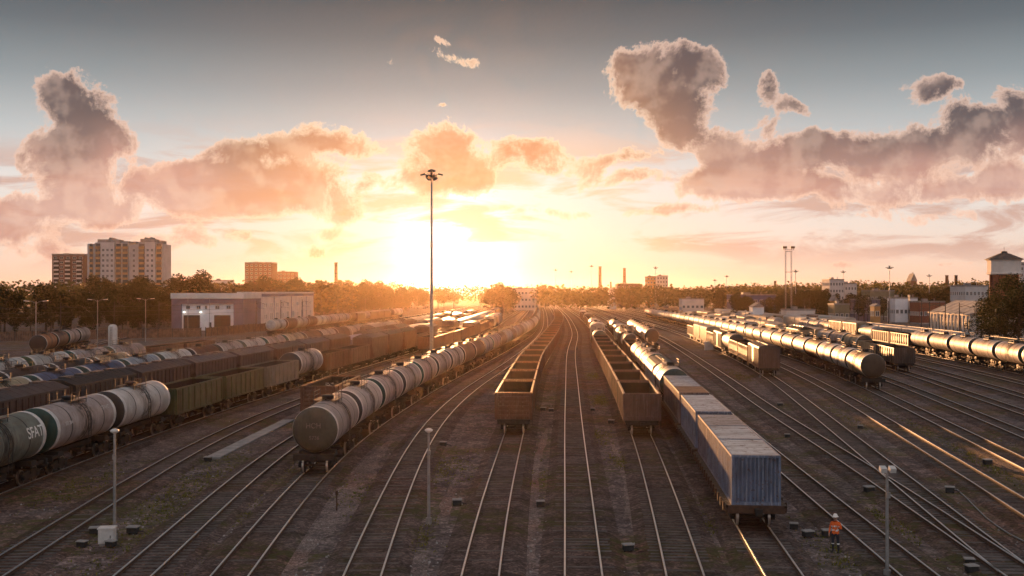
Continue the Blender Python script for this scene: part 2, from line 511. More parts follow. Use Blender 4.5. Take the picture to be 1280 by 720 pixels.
# ------------------------------------------------------------------ the tracks: X of each track's centre line by distance
TRACKS = {
    'D': [(100, -62), (150, -73), (197, -85), (240, -94), (300, -105)],
    'E': [(150, -78), (200, -74), (307, -66), (380, -61), (565, -50), (800, -38), (950, -30)],
    'C3': [(40, -55), (80, -57), (137, -58.3), (151, -57.6), (222, -51), (320, -43), (565, -31), (800, -22), (950, -16)],
    'C2': [(40, -47.5), (80, -49), (127, -49.8), (160, -49.3), (222, -44.8), (320, -37), (565, -25), (800, -17), (950, -11)],
    'C1': [(40, -42.5), (80, -44), (110, -44.6), (140, -44.6), (177, -43), (222, -39.3), (255, -36.2), (320, -31), (400, -27), (565, -20), (800, -12), (950, -7)],
    'C0': [(40, -39), (80, -40), (111, -39.8), (135, -38), (181, -34.4), (262, -28.2), (321, -24.5), (565, -15), (800, -6.5), (950, -1)],
    'B': [(40, -35.8), (60, -36.4), (98, -35.9), (111, -35), (135, -32.7), (181, -28.6), (262, -22.5), (321, -19.3), (565, -10.5), (800, -2), (950, 3)],
    'L0': [(20, -30.5), (46, -31.2), (67, -31.4), (99, -30.9), (113, -30), (128, -28.8), (142, -27.6), (154, -26.4), (190, -23), (262, -16.8), (321, -13.7), (398, -11), (560, -4.5), (800, 5), (950, 10)],
    'L1': [(15, -20.6), (47.8, -22.3), (66, -23.9), (90.5, -24.9), (105, -24.6), (130, -22.8), (190, -17.5), (262, -11.8), (321, -8.2), (565, 0), (800, 9), (950, 14)],
    'L2': [(15, -14.6), (46, -16), (76, -17.8), (87, -17.9), (110, -17), (135, -15.2), (190, -10.3), (262, -5), (321, -1.5), (565, 6), (800, 13), (950, 18)],
    'L3': [(15, -10.4), (46, -11.9), (57, -12.6), (72, -13.3), (90, -13.1), (132, -10.4), (156, -8.2), (180, -5.8), (213, -2.6), (237, -0.6), (278, 2.8), (316, 5.5), (402, 8.8), (522, 12), (800, 18.5), (950, 22)],
    'M1': [(15, -4.9), (46, -6.4), (93.6, -7.4), (131, -5.6), (180, -0.9), (240, 4), (300, 7.9), (364, 11), (480, 14.8), (655, 19.6), (800, 23), (950, 27)],
    'M2': [(15, -1.7), (46, -1.43), (60, -1.1), (86, -0.1), (92, 0.1), (155, 2.9), (186, 5.1), (244, 8.9), (331, 14), (404, 17.3), (540, 21.5), (682, 25.5), (800, 28.5), (950, 32)],
    'M3': [(15, 1.5), (46, 3.02), (64, 3.9), (93.6, 5.3), (136.5, 7.5), (218, 11.8), (312, 18.0), (437, 23.4), (570, 28), (800, 34.2), (950, 38)],
    'M4': [(15, 4.4), (46, 7.4), (60, 8.5), (81, 10.2), (91, 10.9), (136, 13.3), (216, 17.4), (300, 22.8), (357, 26), (437, 29.5), (570, 34), (800, 40), (950, 44)],
    'M5': [(15, 8.8), (46, 11.55), (55, 12.3), (80, 14.2), (108, 16.2), (155, 19), (183, 20.7), (227, 23.4), (270, 26.5), (331, 30.4), (437, 35), (570, 39.5), (800, 46), (950, 50)],
    'M6': [(15, 15.6), (46, 17.3), (62, 18.1), (75, 18.8), (108, 21), (150, 23.9), (190, 26.5), (227, 29.1), (270, 31.6), (316, 34.5), (437, 40), (570, 45), (800, 52), (950, 56)],
    'M7': [(15, 19.6), (40, 21.1), (47, 21.7), (67, 23.5), (112, 26.4), (150, 29.6), (193, 32.9), (218, 34.8), (290, 39.5), (437, 46), (570, 51), (800, 58), (950, 62)],
    'M8': [(47, 21.75), (58, 23.2), (71, 25.1), (100, 29.2), (153, 36.4), (180, 39.2), (244, 44.4), (315, 48.6), (437, 53), (570, 57), (800, 64), (950, 68)],
    'M8b': [(20, 22.2), (64, 29.2), (77, 31.1), (135, 39.4), (180, 44.4), (244, 49.6), (315, 53.4), (437, 57.6), (570, 61.5), (800, 68), (950, 72)],
    'M9': [(20, 27.4), (76.7, 36), (100, 39.5), (129, 43.8), (166, 48.6), (222, 53.4), (268, 56), (316, 58.2), (373, 60.3), (497, 63.6), (570, 66), (800, 72), (950, 76)],
    'M10': [(30, 33.6), (60, 38.3), (92, 43.3), (152, 52), (222, 58.6), (268, 61.2), (316, 63.3), (437, 67.2), (570, 70), (800, 76), (950, 80)],
    'M11': [(40, 40.5), (80, 47), (109, 51.2), (165, 59.3), (193, 62.3), (222, 64.5), (268, 67), (316, 69), (437, 72.4), (570, 75.5), (800, 81), (950, 85)],
    'M12': [(60, 49), (90, 54), (126, 59.3), (165, 64.7), (193, 67.8), (222, 70.2), (316, 75), (437, 78.4), (800, 86), (950, 90)],
    'M13': [(80, 58), (120, 64.2), (165, 70.3), (193, 73.3), (222, 75.6), (316, 80.2), (437, 83.6), (800, 91)],
    'M14': [(90, 64.5), (120, 69.6), (165, 75.9), (193, 78.8), (222, 81), (316, 85.4), (437, 88.6), (800, 96)],
    'M15': [(90, 70), (120, 75), (165, 81.3), (193, 84.2), (226, 86.6), (269, 89), (343, 91.6), (437, 94), (800, 101)],
    'M16': [(120, 81), (165, 87), (226, 92.4), (343, 97.4), (437, 99.6), (800, 106)],
    'M17': [(160, 92), (226, 98), (343, 103), (437, 105.5), (800, 112)],
}


class Track:
    """A smooth centre line X(Y)."""
    def __init__(self, pts):
        y0, y1 = pts[0][0], pts[-1][0]
        self.y0, self.y1 = y0, y1
        n = len(pts)
        tan_ = []
        for i in range(n):
            a, b = max(i - 1, 0), min(i + 1, n - 1)
            tan_.append((pts[b][1] - pts[a][1]) / (pts[b][0] - pts[a][0]))
        xs = []
        k = 0
        self.step = 2.0
        cnt = int((y1 - y0) / self.step) + 1
        for i in range(cnt + 1):
            y = y0 + i * self.step
            while k < n - 2 and y > pts[k + 1][0]:
                k += 1
            h = pts[k + 1][0] - pts[k][0]
            t = (y - pts[k][0]) / h
            a, b = pts[k][1], pts[k + 1][1]
            xs.append((2 * t**3 - 3 * t * t + 1) * a + (t**3 - 2 * t * t + t) * h * tan_[k] + (-2 * t**3 + 3 * t * t) * b + (t**3 - t * t) * h * tan_[k + 1])
        for _ in range(3):                       # ease out the kinks of the measured points
            out = list(xs)
            for i in range(len(xs)):
                r = min(i, len(xs) - 1 - i, 6)
                out[i] = sum(xs[i - r:i + r + 1]) / (2 * r + 1)
            xs = out
        self.xs = xs

    def x(self, y):
        t = (y - self.y0) / self.step
        i = min(max(int(t), 0), len(self.xs) - 2)
        return self.xs[i] + (self.xs[i + 1] - self.xs[i]) * (t - i)

    def slope(self, y):
        return (self.x(y + 3) - self.x(y - 3)) / 6.0


TR = {k: Track(v) for k, v in TRACKS.items()}
GAUGE = 1.59


def sweep(mb, tr, off, prof, mat_, y0, y1):
    """Sweep an (x, z) profile along a track at a sideways offset."""
    ys = []
    y = y0
    while y < y1:
        ys.append(y)
        y += 3.0 if y < 150 else (6.0 if y < 350 else 15.0)
    ys.append(y1)
    rings = []
    for y in ys:
        s = tr.slope(y)
        L = sqrt(1 + s * s)
        nx, ny = 1 / L, -s / L
        rings.append([(tr.x(y) + (off + px) * nx, y + (off + px) * ny, pz) for px, pz in prof])
    mb.loft(rings, mat_, True, False)


FOOT = [(-0.07, 0.172), (0.07, 0.172), (0.02, 0.21), (0.02, 0.296), (-0.02, 0.296), (-0.02, 0.21)]
HEAD = [(-0.040, 0.298), (0.040, 0.298), (0.040, 0.332), (0.030, RAIL), (-0.030, RAIL), (-0.040, 0.332)]
BED = [(-1.95, 0.004), (-1.45, 0.135), (1.45, 0.135), (1.95, 0.004)]
for idx, (key, tr) in enumerate(TR.items()):
    y0, y1 = max(tr.y0, 18), tr.y1 - 5
    b = MB()
    low = .016 if key == 'M8' else .004 * (idx % 2)          # neighbouring beds never lie in one plane
    sweep(b, tr, 0, [(px, pz - (low if pz > .1 else low * .15)) for px, pz in BED], 0, y0, y1)
    bed = tag(link('railway_track', b.mesh('ballast_bed', [M['ballast']])), kind='structure')
    b = MB()
    y = y0
    r2 = random.Random(key)
    ph = r2.uniform(0, 6)
    while y < min(y1, 300):
        s = tr.slope(y)
        rot = Matrix.Rotation(-math.atan(s) + r2.uniform(-.012, .012), 3, 'Z')
        # stretches where the ballast has crept over the sleepers
        sunk = sin(y * .17 + ph) + .7 * sin(y * .061 + 2.3 * ph) + r2.uniform(-.25, .25)
        b.box((tr.x(y) + r2.uniform(-.05, .05), y, 0.112 + r2.uniform(-.010, .004) - (.028 if sunk > -.45 else 0)), (2.7 + r2.uniform(-.06, .06), 0.25, 0.10), 0, rot)
        y += (0.60 if y < 150 else 0.9) * cos(math.atan(s))
    link('sleepers', b.mesh('sleepers', [M['sleeper']]), bed)
    for sgn in (-1, 1):
        b = MB()
        sweep(b, tr, sgn * GAUGE / 2, FOOT, 0, y0, y1)
        sweep(b, tr, sgn * GAUGE / 2, HEAD, 1, y0, y1)
        link('rail', b.mesh('rail', [M['rail_side'], M['rail_head']]), bed)


def ragged_strip(name, pts, mat_, z=0.004, rag=0.35, step=1.0, seed=1):
    """A low flat patch with a frayed outline along (x, y, half width) points."""
    r2 = random.Random(seed)
    L, Rr = [], []
    for i in range(len(pts) - 1):
        (x0, y0, w0), (x1, y1, w1) = pts[i], pts[i + 1]
        n = max(2, int(Vector((x1 - x0, y1 - y0)).length / step))
        for k in range(n):
            t = k / n
            dx, dy = x1 - x0, y1 - y0
            l = sqrt(dx * dx + dy * dy)
            nx, ny = dy / l, -dx / l
            w = w0 + (w1 - w0) * t
            x, y = x0 + dx * t, y0 + dy * t
            a, c = w + r2.uniform(-rag, rag) * w, w + r2.uniform(-rag, rag) * w
            L.append((x - nx * a, y - ny * a, z))
            Rr.append((x + nx * c, y + ny * c, z))
    b = MB()
    n = len(L)
    b.add(L + Rr, [(i, n + i, n + i + 1, i + 1) for i in range(n - 1)])
    return tag(link(name, b.mesh(name, [mat_])), kind='structure')


def gp(px, py, z=0.0):
    """Where the photograph's sight line through a pixel meets the height z: used once, to survey the yard."""
    Y = F_PX * (CAM_Z - z) / (py - HORIZON)
    return ((px - 640.0) / F_PX * Y, Y)


def strip_px(name, pts, mat_, **kw):
    return ragged_strip(name, [(*gp(px, py), w) for px, py, w in pts], mat_, **kw)


strip_px('path', [(352, 722, .45), (385, 680, .5), (405, 662, .55), (425, 640, .85), (440, 615, .8), (455, 590, .7), (470, 570, .5), (492, 548, .2)], M['path'], seed=3)
strip_px('path', [(647, 722, .75), (655, 680, .7), (661, 640, .55), (667, 600, .4), (670, 578, .3), (680, 548, .25), (684, 535, .1)], M['path'], seed=4)
strip_px('path', [(552, 655, .25), (560, 625, .35), (567, 606, .2), (576, 585, .15)], M['path'], seed=5)
strip_px('path', [(520, 722, .55), (522, 700, .5), (516, 682, .15)], M['path'], seed=6)
strip_px('path', [(612, 599, .12), (630, 597, .3), (642, 595, .2)], M['path'], seed=7)
strip_px('path', [(798, 660, .5), (790, 625, .5), (784, 600, .3), (772, 570, .2), (762, 548, .15)], M['path'], seed=8)
strip_px('path', [(1128, 690, .5), (1060, 640, .7), (1010, 606, .7), (985, 588, .4)], M['path'], seed=9, rag=0.5)
strip_px('path', [(1290, 705, .6), (1200, 640, .5), (1130, 600, .2)], M['path'], seed=10, rag=0.5)
wb = MB()
(ax, ay), (bx_, by_) = gp(266, 573), gp(362, 525)
dv = Vector((bx_ - ax, by_ - ay)); ln = dv.length; dv /= ln
for i in range(int(ln / 3.0)):
    c = Vector((ax, ay)) + dv * (i * 3.0 + 1.5)
    wb.box((c.x, c.y, 0.05 + 0.004 * (i % 2)), (1.1, 2.97, 0.10), 0, Matrix.Rotation(-atan2(dv.x, dv.y), 3, 'Z'))
tag(link('walkway', wb.mesh('walkway', [M['concrete']])), kind='structure')


# ------------------------------------------------------------------ rolling stock: z = 0 at the rail tops, length along Y, the end at -Y towards the camera
def bogie_meshes():
    b = MB()
    for s in (-1, 1):
        x = s * 1.02
        b.loft([[(x - .07, y, z) for y, z in ((-1.25, .55), (-.75, .30), (.75, .30), (1.25, .55), (1.2, .70), (.5, .82), (-.5, .82), (-1.2, .70))],
                [(x + .07, y, z) for y, z in ((-1.25, .55), (-.75, .30), (.75, .30), (1.25, .55), (1.2, .70), (.5, .82), (-.5, .82), (-1.2, .70))]], 0, True)
        for y in (-.925, .925):
            b.box((x, y, .475), (.22, .32, .30), 0)
        for y in (-.22, 0, .22):
            b.tube([(x, y, .34), (x, y, .66)], .07, 8, 0)
    b.box((0, 0, .72), (2.3, .45, .28), 0)
    frame = b.mesh('bogie', [M['under']])
    w = MB()
    w.tube([(-.98, 0, .475), (.98, 0, .475)], .08, 10, 0)
    for s in (-1, 1):
        x = s * .795
        w.tube([(x - .065, 0, .475), (x + .065, 0, .475)], .475, 26, 1)
        w.tube([(x - s * .065, 0, .475), (x - s * .10, 0, .475)], .505, 26, 0)
        w.tube([(x + s * .066, 0, .475), (x + s * .08, 0, .475)], .40, 20, 0)
    wheel = w.mesh('wheelset', [M['wheel'], M['tread']])
    return frame, wheel


BOGIE, WHEELSET = bogie_meshes()


def coupler_mesh(half):
    out = []
    for s in (-1, 1):
        b = MB()
        b.box((0, s * (half + .30), 1.06), (.22, .62, .24), 0)
        b.box((0.04, s * (half + .60), 1.06), (.34, .20, .32), 0)
        b.tube([(.16, s * (half + .05), .98), (.18, s * (half + .28), .62), (.10, s * (half + .52), .60), (.08, s * (half + .62), .84)], .03, 6, 0)
        b.tube([(-.9, s * (half + .04), 1.0), (-.5, s * (half + .1), .90), (.1, s * (half + .16), .92)], .015, 5, 0)
        out.append(b.mesh('coupler', [M['under']]))
    return out


def with_running_gear(parts, half, bogie_at, full):
    """Adds bogies (> wheelsets) and couplers. A part is (name, mesh, colour key, y offset, [sub-parts])."""
    for s in (-1, 1):
        subs = [('wheelset', WHEELSET, None, w, []) for w in (-.925, .925)]
        parts.append(('bogie', BOGIE, None, s * bogie_at, subs))
    if full:
        for m in coupler_mesh(half):
            parts.append(('coupler', m, None, 0, []))
    return parts


def tank_parts(level, radius=1.5, half=5.4, cz=2.87, straps=True, rail=True):
    H = 5.55                                      # half length of the frame
    b = MB()
    seg = 40 if level == 2 else 22
    cyl = half - .30
    b.lathe_y([(-cyl, radius), (-cyl * .5, radius), (0, radius), (cyl * .5, radius), (cyl, radius)], cz, seg, 0)
    shell = b.mesh('tank_shell', [M['tank']])
    caps = []
    for s in (-1, 1):
        b = MB()
        prof = [(s * (cyl + .36 * sin(a)), radius * cos(a) ** .55 if cos(a) > 1e-6 else 0.001) for a in [i * pi / 2 / 7 for i in range(7)]] + [(s * (cyl + .36), .002)]
        b.lathe_y(prof, cz, seg, 0)
        caps.append(b.mesh('tank_end', [M['plain']]))
    bands = []
    for s in (-1, 1):
        b = MB()
        b.lathe_y([(s * (cyl - .42), radius + .004), (s * (cyl - .41), radius + .012), (s * (cyl + .02), radius + .012), (s * (cyl + .03), radius + .002)], cz, seg, 0)
        bands.append(b.mesh('end_band', [M['pale']]))
    strap_parts = []
    for y in (-cyl * .55, cyl * .55):
        st = MB()
        st.lathe_y([(y - .06, radius + .004), (y - .05, radius + .016), (y + .05, radius + .016), (y + .06, radius + .004)], cz, seg, 0)
        strap_parts.append(('strap', st.mesh('strap', [M['darksteel']]), None, 0, []))
    b = MB()                                      # filler dome, valves
    b.lathe_z([(cz + radius - .05, .42), (cz + radius + .22, .42), (cz + radius + .24, .46), (cz + radius + .30, .46), (cz + radius + .36, .25), (cz + radius + .37, .001)], seg=18)
    b.box((0, 0, cz + radius + .01), (.5, 2.4, .05), 0)
    b.tube([(0, 1.1, cz + radius - .05), (0, 1.1, cz + radius + .25)], .12, 10)
    b.tube([(0, -.9, cz + radius - .05), (0, -.9, cz + radius + .18)], .09, 10)
    b.tube([(-.35, 0, cz + radius + .30), (.35, 0, cz + radius + .36)], .03, 6)
    hatch = b.mesh('filler_hatch', [M['darksteel']])
    b = MB()                                      # platform beside the dome with a low railing
    top = cz + radius + .02
    for x in (-.62, .62):
        b.box((x, 0, top + .02), (.42, 2.7, .05), 0)
        for y in (-1.3, 0, 1.3):
            b.tube([(x * 1.25, y, cz + radius * .82), (x * 1.25, y, top + (.62 if rail else .08))], .028, 5)
        if rail:
            b.tube([(x * 1.25, -1.3, top + .62), (x * 1.25, 1.3, top + .62)], .028, 5)
            b.tube([(x * 1.25, -1.3, top + .34), (x * 1.25, 1.3, top + .34)], .02, 5)
    plat = b.mesh('platform', [M['darksteel']])
    lads = []
    for s in (-1, 1):
        b = MB()
        for dy in (-.24, .24):
            arc = [(s * (radius + .10) * sin(a), dy, cz + (radius + .10) * cos(a)) for a in [R(x) for x in range(35, 96, 10)]]
            arc.append((s * (radius + .02), dy, 1.15))
            b.tube(arc, .028, 5)
        for k in range(9):
            a = R(40 + k * 11)
            if k < 6:
                p = (s * (radius + .10) * sin(a), cz + (radius + .10) * cos(a))
            else:
                p = (s * (radius + .05), cz - .25 - (k - 5) * .36)
            b.tube([(p[0], -.24, p[1]), (p[0], .24, p[1])], .022, 5)
        lads.append(b.mesh('ladder', [M['darksteel']]))
    b = MB()
    b.box((0, 0, 1.08), (.42, 2 * H, .36), 0)
    for s in (-1, 1):
        b.box((0, s * H, 1.10), (2.7, .22, .42), 0)
        b.box((0, s * 4.0, 1.22), (2.5, .9, .34), 0, None, (.95, .8))
        for x in (-1.15, 1.15):
            b.box((x, s * 4.9, 1.12), (.14, 1.5, .18), 0)
            b.tube([(x * 1.1, s * (H + .02), 1.2), (x * 1.1, s * (H + .06), 1.2), (x * 1.1, s * (H + .06), .55), (x * .8, s * (H + .06), .55)], .02, 5)
    b.tube([(-.55, -1.2, .85), (-.55, .2, .85)], .20, 12)
    b.box((.5, 1.0, .85), (.35, .9, .35), 0)
    b.box((0, 0, .95), (2.0, .25, .16), 0)
    frame = b.mesh('underframe', [M['under']])
    if level == 2:
        parts = [('tank_shell', shell, 'main', 0, strap_parts if straps else [])]
        parts += [('tank_end', c, 'end', 0, []) for c in caps]
        parts += [('end_band', c, None, 0, []) for c in bands]
        parts += [('filler_hatch', hatch, None, 0, []), ('platform', plat, None, 0, []), ('underframe', frame, None, 0, [])]
        parts += [('ladder', l, None, 0, []) for l in lads]
        return with_running_gear(parts, H, 3.9, True)
    parts = [('tank_shell', shell, 'main', 0, strap_parts)]
    parts += [('tank_end', c, 'end', 0, []) for c in caps] + [('end_band', c, None, 0, []) for c in bands[:1]]
    parts += [('filler_hatch', hatch, None, 0, []), ('platform', plat, None, 0, []), ('underframe', frame, None, 0, [])]
    for s in (-1, 1):
        parts.append(('bogie', SIMPLE_BOGIE, None, s * 3.9, []))
    return parts


def simple_bogie():
    b = MB()
    b.box((0, 0, .62), (2.1, 2.3, .34), 0)
    for s in (-1, 1):
        for y in (-.925, .925):
            b.tube([(s * .73, y, .475), (s * .86, y, .475)], .475, 14, 0)
    return b.mesh('bogie', [M['under']])


SIMPLE_BOGIE = simple_bogie()


def far_gear(b, H, bog, slot):
    for s in (-1, 1):
        b.box((0, s * bog, .55), (2.0, 2.6, .7), slot)
    b.box((0, 0, 1.05), (2.3, 2 * H, .35), slot)


def tank_far():
    b = MB()
    r, cyl, cz = 1.5, 5.1, 2.87
    b.lathe_y([(-cyl, r), (cyl, r)], cz, 14, 0)
    for s in (-1, 1):
        b.lathe_y([(s * (cyl + .36 * sin(a)), max(r * cos(a) ** .55 if cos(a) > 1e-6 else .001, .001)) for a in (0, .5, 1.0, 1.35, 1.57)], cz, 14, 2)
    b.lathe_y([(-cyl + .01, r + .015), (-cyl + .40, r + .015)], cz, 14, 3)
    b.tube([(0, 0, cz + r - .05), (0, 0, cz + r + .33)], .42, 8, 1)
    b.box((0, 0, cz + r + .05), (1.5, 2.4, .06), 1)
    far_gear(b, 5.55, 3.9, 1)
    return b.mesh('tank_car', [M['tank'], M['under'], M['hull'], M['pale']])


def gondola_body(level, H=6.3, ends='v', w=1.5, z0=1.28, z1=3.46):
    b = MB()
    t = .07
    for s in (-1, 1):
        b.span(s * w, s * (w - t), -H, H, z0, z1, 0)
        b.box((s * (w - .02), 0, z1 + .03), (.16, 2 * H + .16, .12), 0)
        b.box((s * (w - .01), 0, z0 + .06), (.14, 2 * H + .10, .20), 0)
        n = 8
        for k in range(n + 1):
            y = -H + .06 + (2 * H - .12) * k / n
            b.box((s * (w + .045), y, (z0 + z1) / 2), (.10, .13 if 0 < k < n else .18, z1 - z0 - .08), 0, None, (1, 1))
        if level >= 1:
            for k in range(n):
                y = -H + (2 * H) * (k + .5) / n
                b.box((s * (w + .012), y, z0 + 1.1), (.03, 2 * H / n - .5, .9), 0, None, (1, .8))
        b.span(-w + t, w - t, s * H, s * (H - t), z0, z1, 0)
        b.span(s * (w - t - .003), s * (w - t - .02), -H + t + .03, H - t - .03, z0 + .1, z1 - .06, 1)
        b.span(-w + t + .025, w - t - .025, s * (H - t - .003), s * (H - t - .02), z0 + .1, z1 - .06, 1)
        b.box((0, s * (H - .02), z1 + .03), (2 * w - .17, .16, .115), 0)
        if ends == 'v':
            for x in (-1.35, -.72, -.24, .24, .72, 1.35):
                b.box((x, s * (H + .06), (z0 + z1) / 2), (.13, .13, z1 - z0 - .06), 0)
            b.box((0, s * (H + .03), z0 + .25), (2.9, .075, .14), 0)
        else:
            for k in range(5):
                b.box((0, s * (H + .05), z0 + .32 + k * .38), (2.75, .12, .15), 0, None, (1, .6))
            for x in (-1.38, 1.38):
                b.box((x, s * (H + .045), (z0 + z1) / 2), (.16, .10, z1 - z0 - .06), 0)
    return b


def gondola_parts(level, ends='v', load=None):
    H = 6.3
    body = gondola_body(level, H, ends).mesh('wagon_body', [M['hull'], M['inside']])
    f = MB()
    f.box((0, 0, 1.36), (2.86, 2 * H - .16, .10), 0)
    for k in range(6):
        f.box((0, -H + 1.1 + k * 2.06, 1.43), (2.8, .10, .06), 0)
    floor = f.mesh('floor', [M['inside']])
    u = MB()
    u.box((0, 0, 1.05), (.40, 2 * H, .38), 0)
    for k in range(9):
        u.box((0, -H + .3 + k * 1.5, 1.17), (2.8, .16, .18), 0)
    for s in (-1, 1):
        u.box((0, s * (H + .02), 1.08), (2.7, .22, .38), 0)
    u.tube([(-.55, -.8, .80), (-.55, .6, .80)], .2, 12)
    under = u.mesh('underframe', [M['under']])
    parts = [('wagon_body', body, 'main', 0, []), ('floor', floor, None, 0, []), ('underframe', under, None, 0, [])]
    if load:
        parts.append(('load', load, None, 0, []))
    if level == 2:
        for s in (-1, 1):
            l = MB()
            for dy in (0, .42):
                l.tube([(s * 1.60, s * (-H + .3 + dy), .55), (s * 1.60, s * (-H + .3 + dy), 3.4)], .022, 5)
            for k in range(8):
                l.tube([(s * 1.60, s * (-H + .3), .62 + k * .37), (s * 1.60, s * (-H + .72), .62 + k * .37)], .018, 5)
            parts.append(('ladder', l.mesh('ladder', [M['darksteel']]), None, 0, []))
        return with_running_gear(parts, H + .1, 4.33, True)
    for s in (-1, 1):
        parts.append(('bogie', SIMPLE_BOGIE, None, s * 4.33, []))
    return parts


def gondola_far():
    b = gondola_body(0)
    b.box((0, 0, 1.36), (2.86, 12.4, .10), 1)
    far_gear(b, 6.3, 4.33, 2)
    return b.mesh('gondola_car', [M['hull'], M['inside'], M['under']])


def arch(w, z0, rise, n=8, over=.06):
    return [((w + over) * cos(pi * k / n), z0 + rise * sin(pi * k / n) ** .8) for k in range(n + 1)]


def boxcar_parts(level, H=6.9, rise=.45, ribs=True, eave=3.95, doors=True, smooth_van=False):
    w, z0 = 1.48, 1.15
    b = MB()
    b.span(-w, w, -H, H, z0, eave, 0)
    if ribs:
        n = 12
        for s in (-1, 1):
            for k in range(n + 1):
                y = -H + .05 + (2 * H - .1) * k / n
                if doors and abs(y) < 1.15:
                    continue
                b.box((s * (w + .035), y, (z0 + eave) / 2), (.07, .11, eave - z0 - .04), 0)
            for x in (-1.4, -.7, 0, .7, 1.4):
                b.box((x, s * (H + .03), (z0 + eave) / 2), (.10, .06, eave - z0 - .05), 0)
    else:
        for s in (-1, 1):
            for k in range(1, 7):
                b.box((s * (w + .006), -H + 2 * H * k / 7, (z0 + eave) / 2), (.012, .05, eave - z0), 0)
    for s in (-1, 1):
        b.box((s * (w + .03), 0, z0 + .06), (.08, 2 * H, .14), 0)
    body = b.mesh('wagon_body', [M['hull']])
    r = MB()
    prof = arch(w, eave, rise)
    r.prism_y(prof, -H - .05, H + .05, 0)
    for k in range(1, 8):
        ring = [(x * 1.004, z + .02) for x, z in prof]
        r.prism_y(ring, -H + 2 * H * k / 8 - .05, -H + 2 * H * k / 8 + .05, 0)
    r.box((0, 0, eave + rise + .06), (.45, 2 * H - .4, .05), 0)
    roof = r.mesh('roof', [M['plain']])
    parts = [('wagon_body', body, 'main', 0, []), ('roof', roof, 'roof', 0, [])]
    if doors:
        for s in (-1, 1):
            d = MB()
            d.box((s * (w + .05), 0, (z0 + eave) / 2), (.07, 2.1, eave - z0 - .25), 0)
            for z in (z0 + .5, z0 + 1.3, z0 + 2.1):
                d.box((s * (w + .095), 0, z), (.03, 2.0, .10), 0)
            d.box((s * (w + .06), 0, eave - .08), (.09, 4.6, .09), 0)
            parts.append(('door', d.mesh('door', [M['hull']]), 'main', 0, []))
    u = MB()
    u.box((0, 0, .98), (.42, 2 * H, .34), 0)
    for s in (-1, 1):
        u.box((0, s * (H - .05), 1.0), (2.6, .25, .30), 0)
    u.tube([(-.5, -.8, .80), (-.5, .6, .80)], .2, 10)
    parts.append(('underframe', u.mesh('underframe', [M['under']]), None, 0, []))
    bog = H - 2.1
    if level == 2:
        return with_running_gear(parts, H, bog, True)
    for s in (-1, 1):
        parts.append(('bogie', SIMPLE_BOGIE, None, s * bog, []))
    return parts


def boxcar_far(H=6.9, rise=.45, eave=3.95, ribs=True):
    w, z0 = 1.48, 1.15
    b = MB()
    b.span(-w, w, -H, H, z0, eave, 0)
    if ribs:
        for s in (-1, 1):
            for k in range(9):
                b.box((s * (w + .03), -H + .05 + (2 * H - .1) * k / 8, (z0 + eave) / 2), (.07, .14, eave - z0), 0)
    b.prism_y(arch(w, eave, rise, 6), -H - .05, H + .05, 1)
    b.box((0, 0, .85), (2.0, 2 * H - .6, .5), 2)
    for s in (-1, 1):
        b.box((0, s * (H - 2.1), .45), (2.0, 2.4, .8), 2)
    return b.mesh('boxcar', [M['hull'], M['roof_far'], M['under']])


def hopper_body(H=6.3, w=1.55, eave=4.55, z0=1.25, far=False):
    """A covered hopper: sides straight above, end sheets slanting in below, ribbed all round."""
    b = MB()
    HB = H - 1.9
    out = [(-H, eave), (-H, eave - 1.0), (-HB, z0), (HB, z0), (H, eave - 1.0), (H, eave)]
    b.loft([[(-w, y, z) for y, z in out], [(w, y, z) for y, z in out]], 0, True)
    n = 13 if not far else 9
    for s in (-1, 1):
        for k in range(n + 1):
            y = -H + .06 + (2 * H - .12) * k / n
            low = z0
            if abs(y) > HB:
                low = z0 + (abs(y) - HB) / (H - HB) * (eave - 1.0 - z0)
            b.box((s * (w + .035), y, (low + eave) / 2), (.08, .11, eave - low - .03), 0)
        b.box((s * (w + .02), 0, eave - .05), (.10, 2 * H + .06, .13), 0)
        for x in (-1.3, -.65, 0, .65, 1.3):
            b.box((x, s * (H + .03), eave - .5), (.10, .07, .95), 0)
        for x in (-1.45, 1.45):
            b.box((x, s * (H - .06), 2.1), (.12, .14, 1.95), 0)
            b.box((x, s * (H - .9), 1.2), (.10, 2.0, .14), 0)
    return b


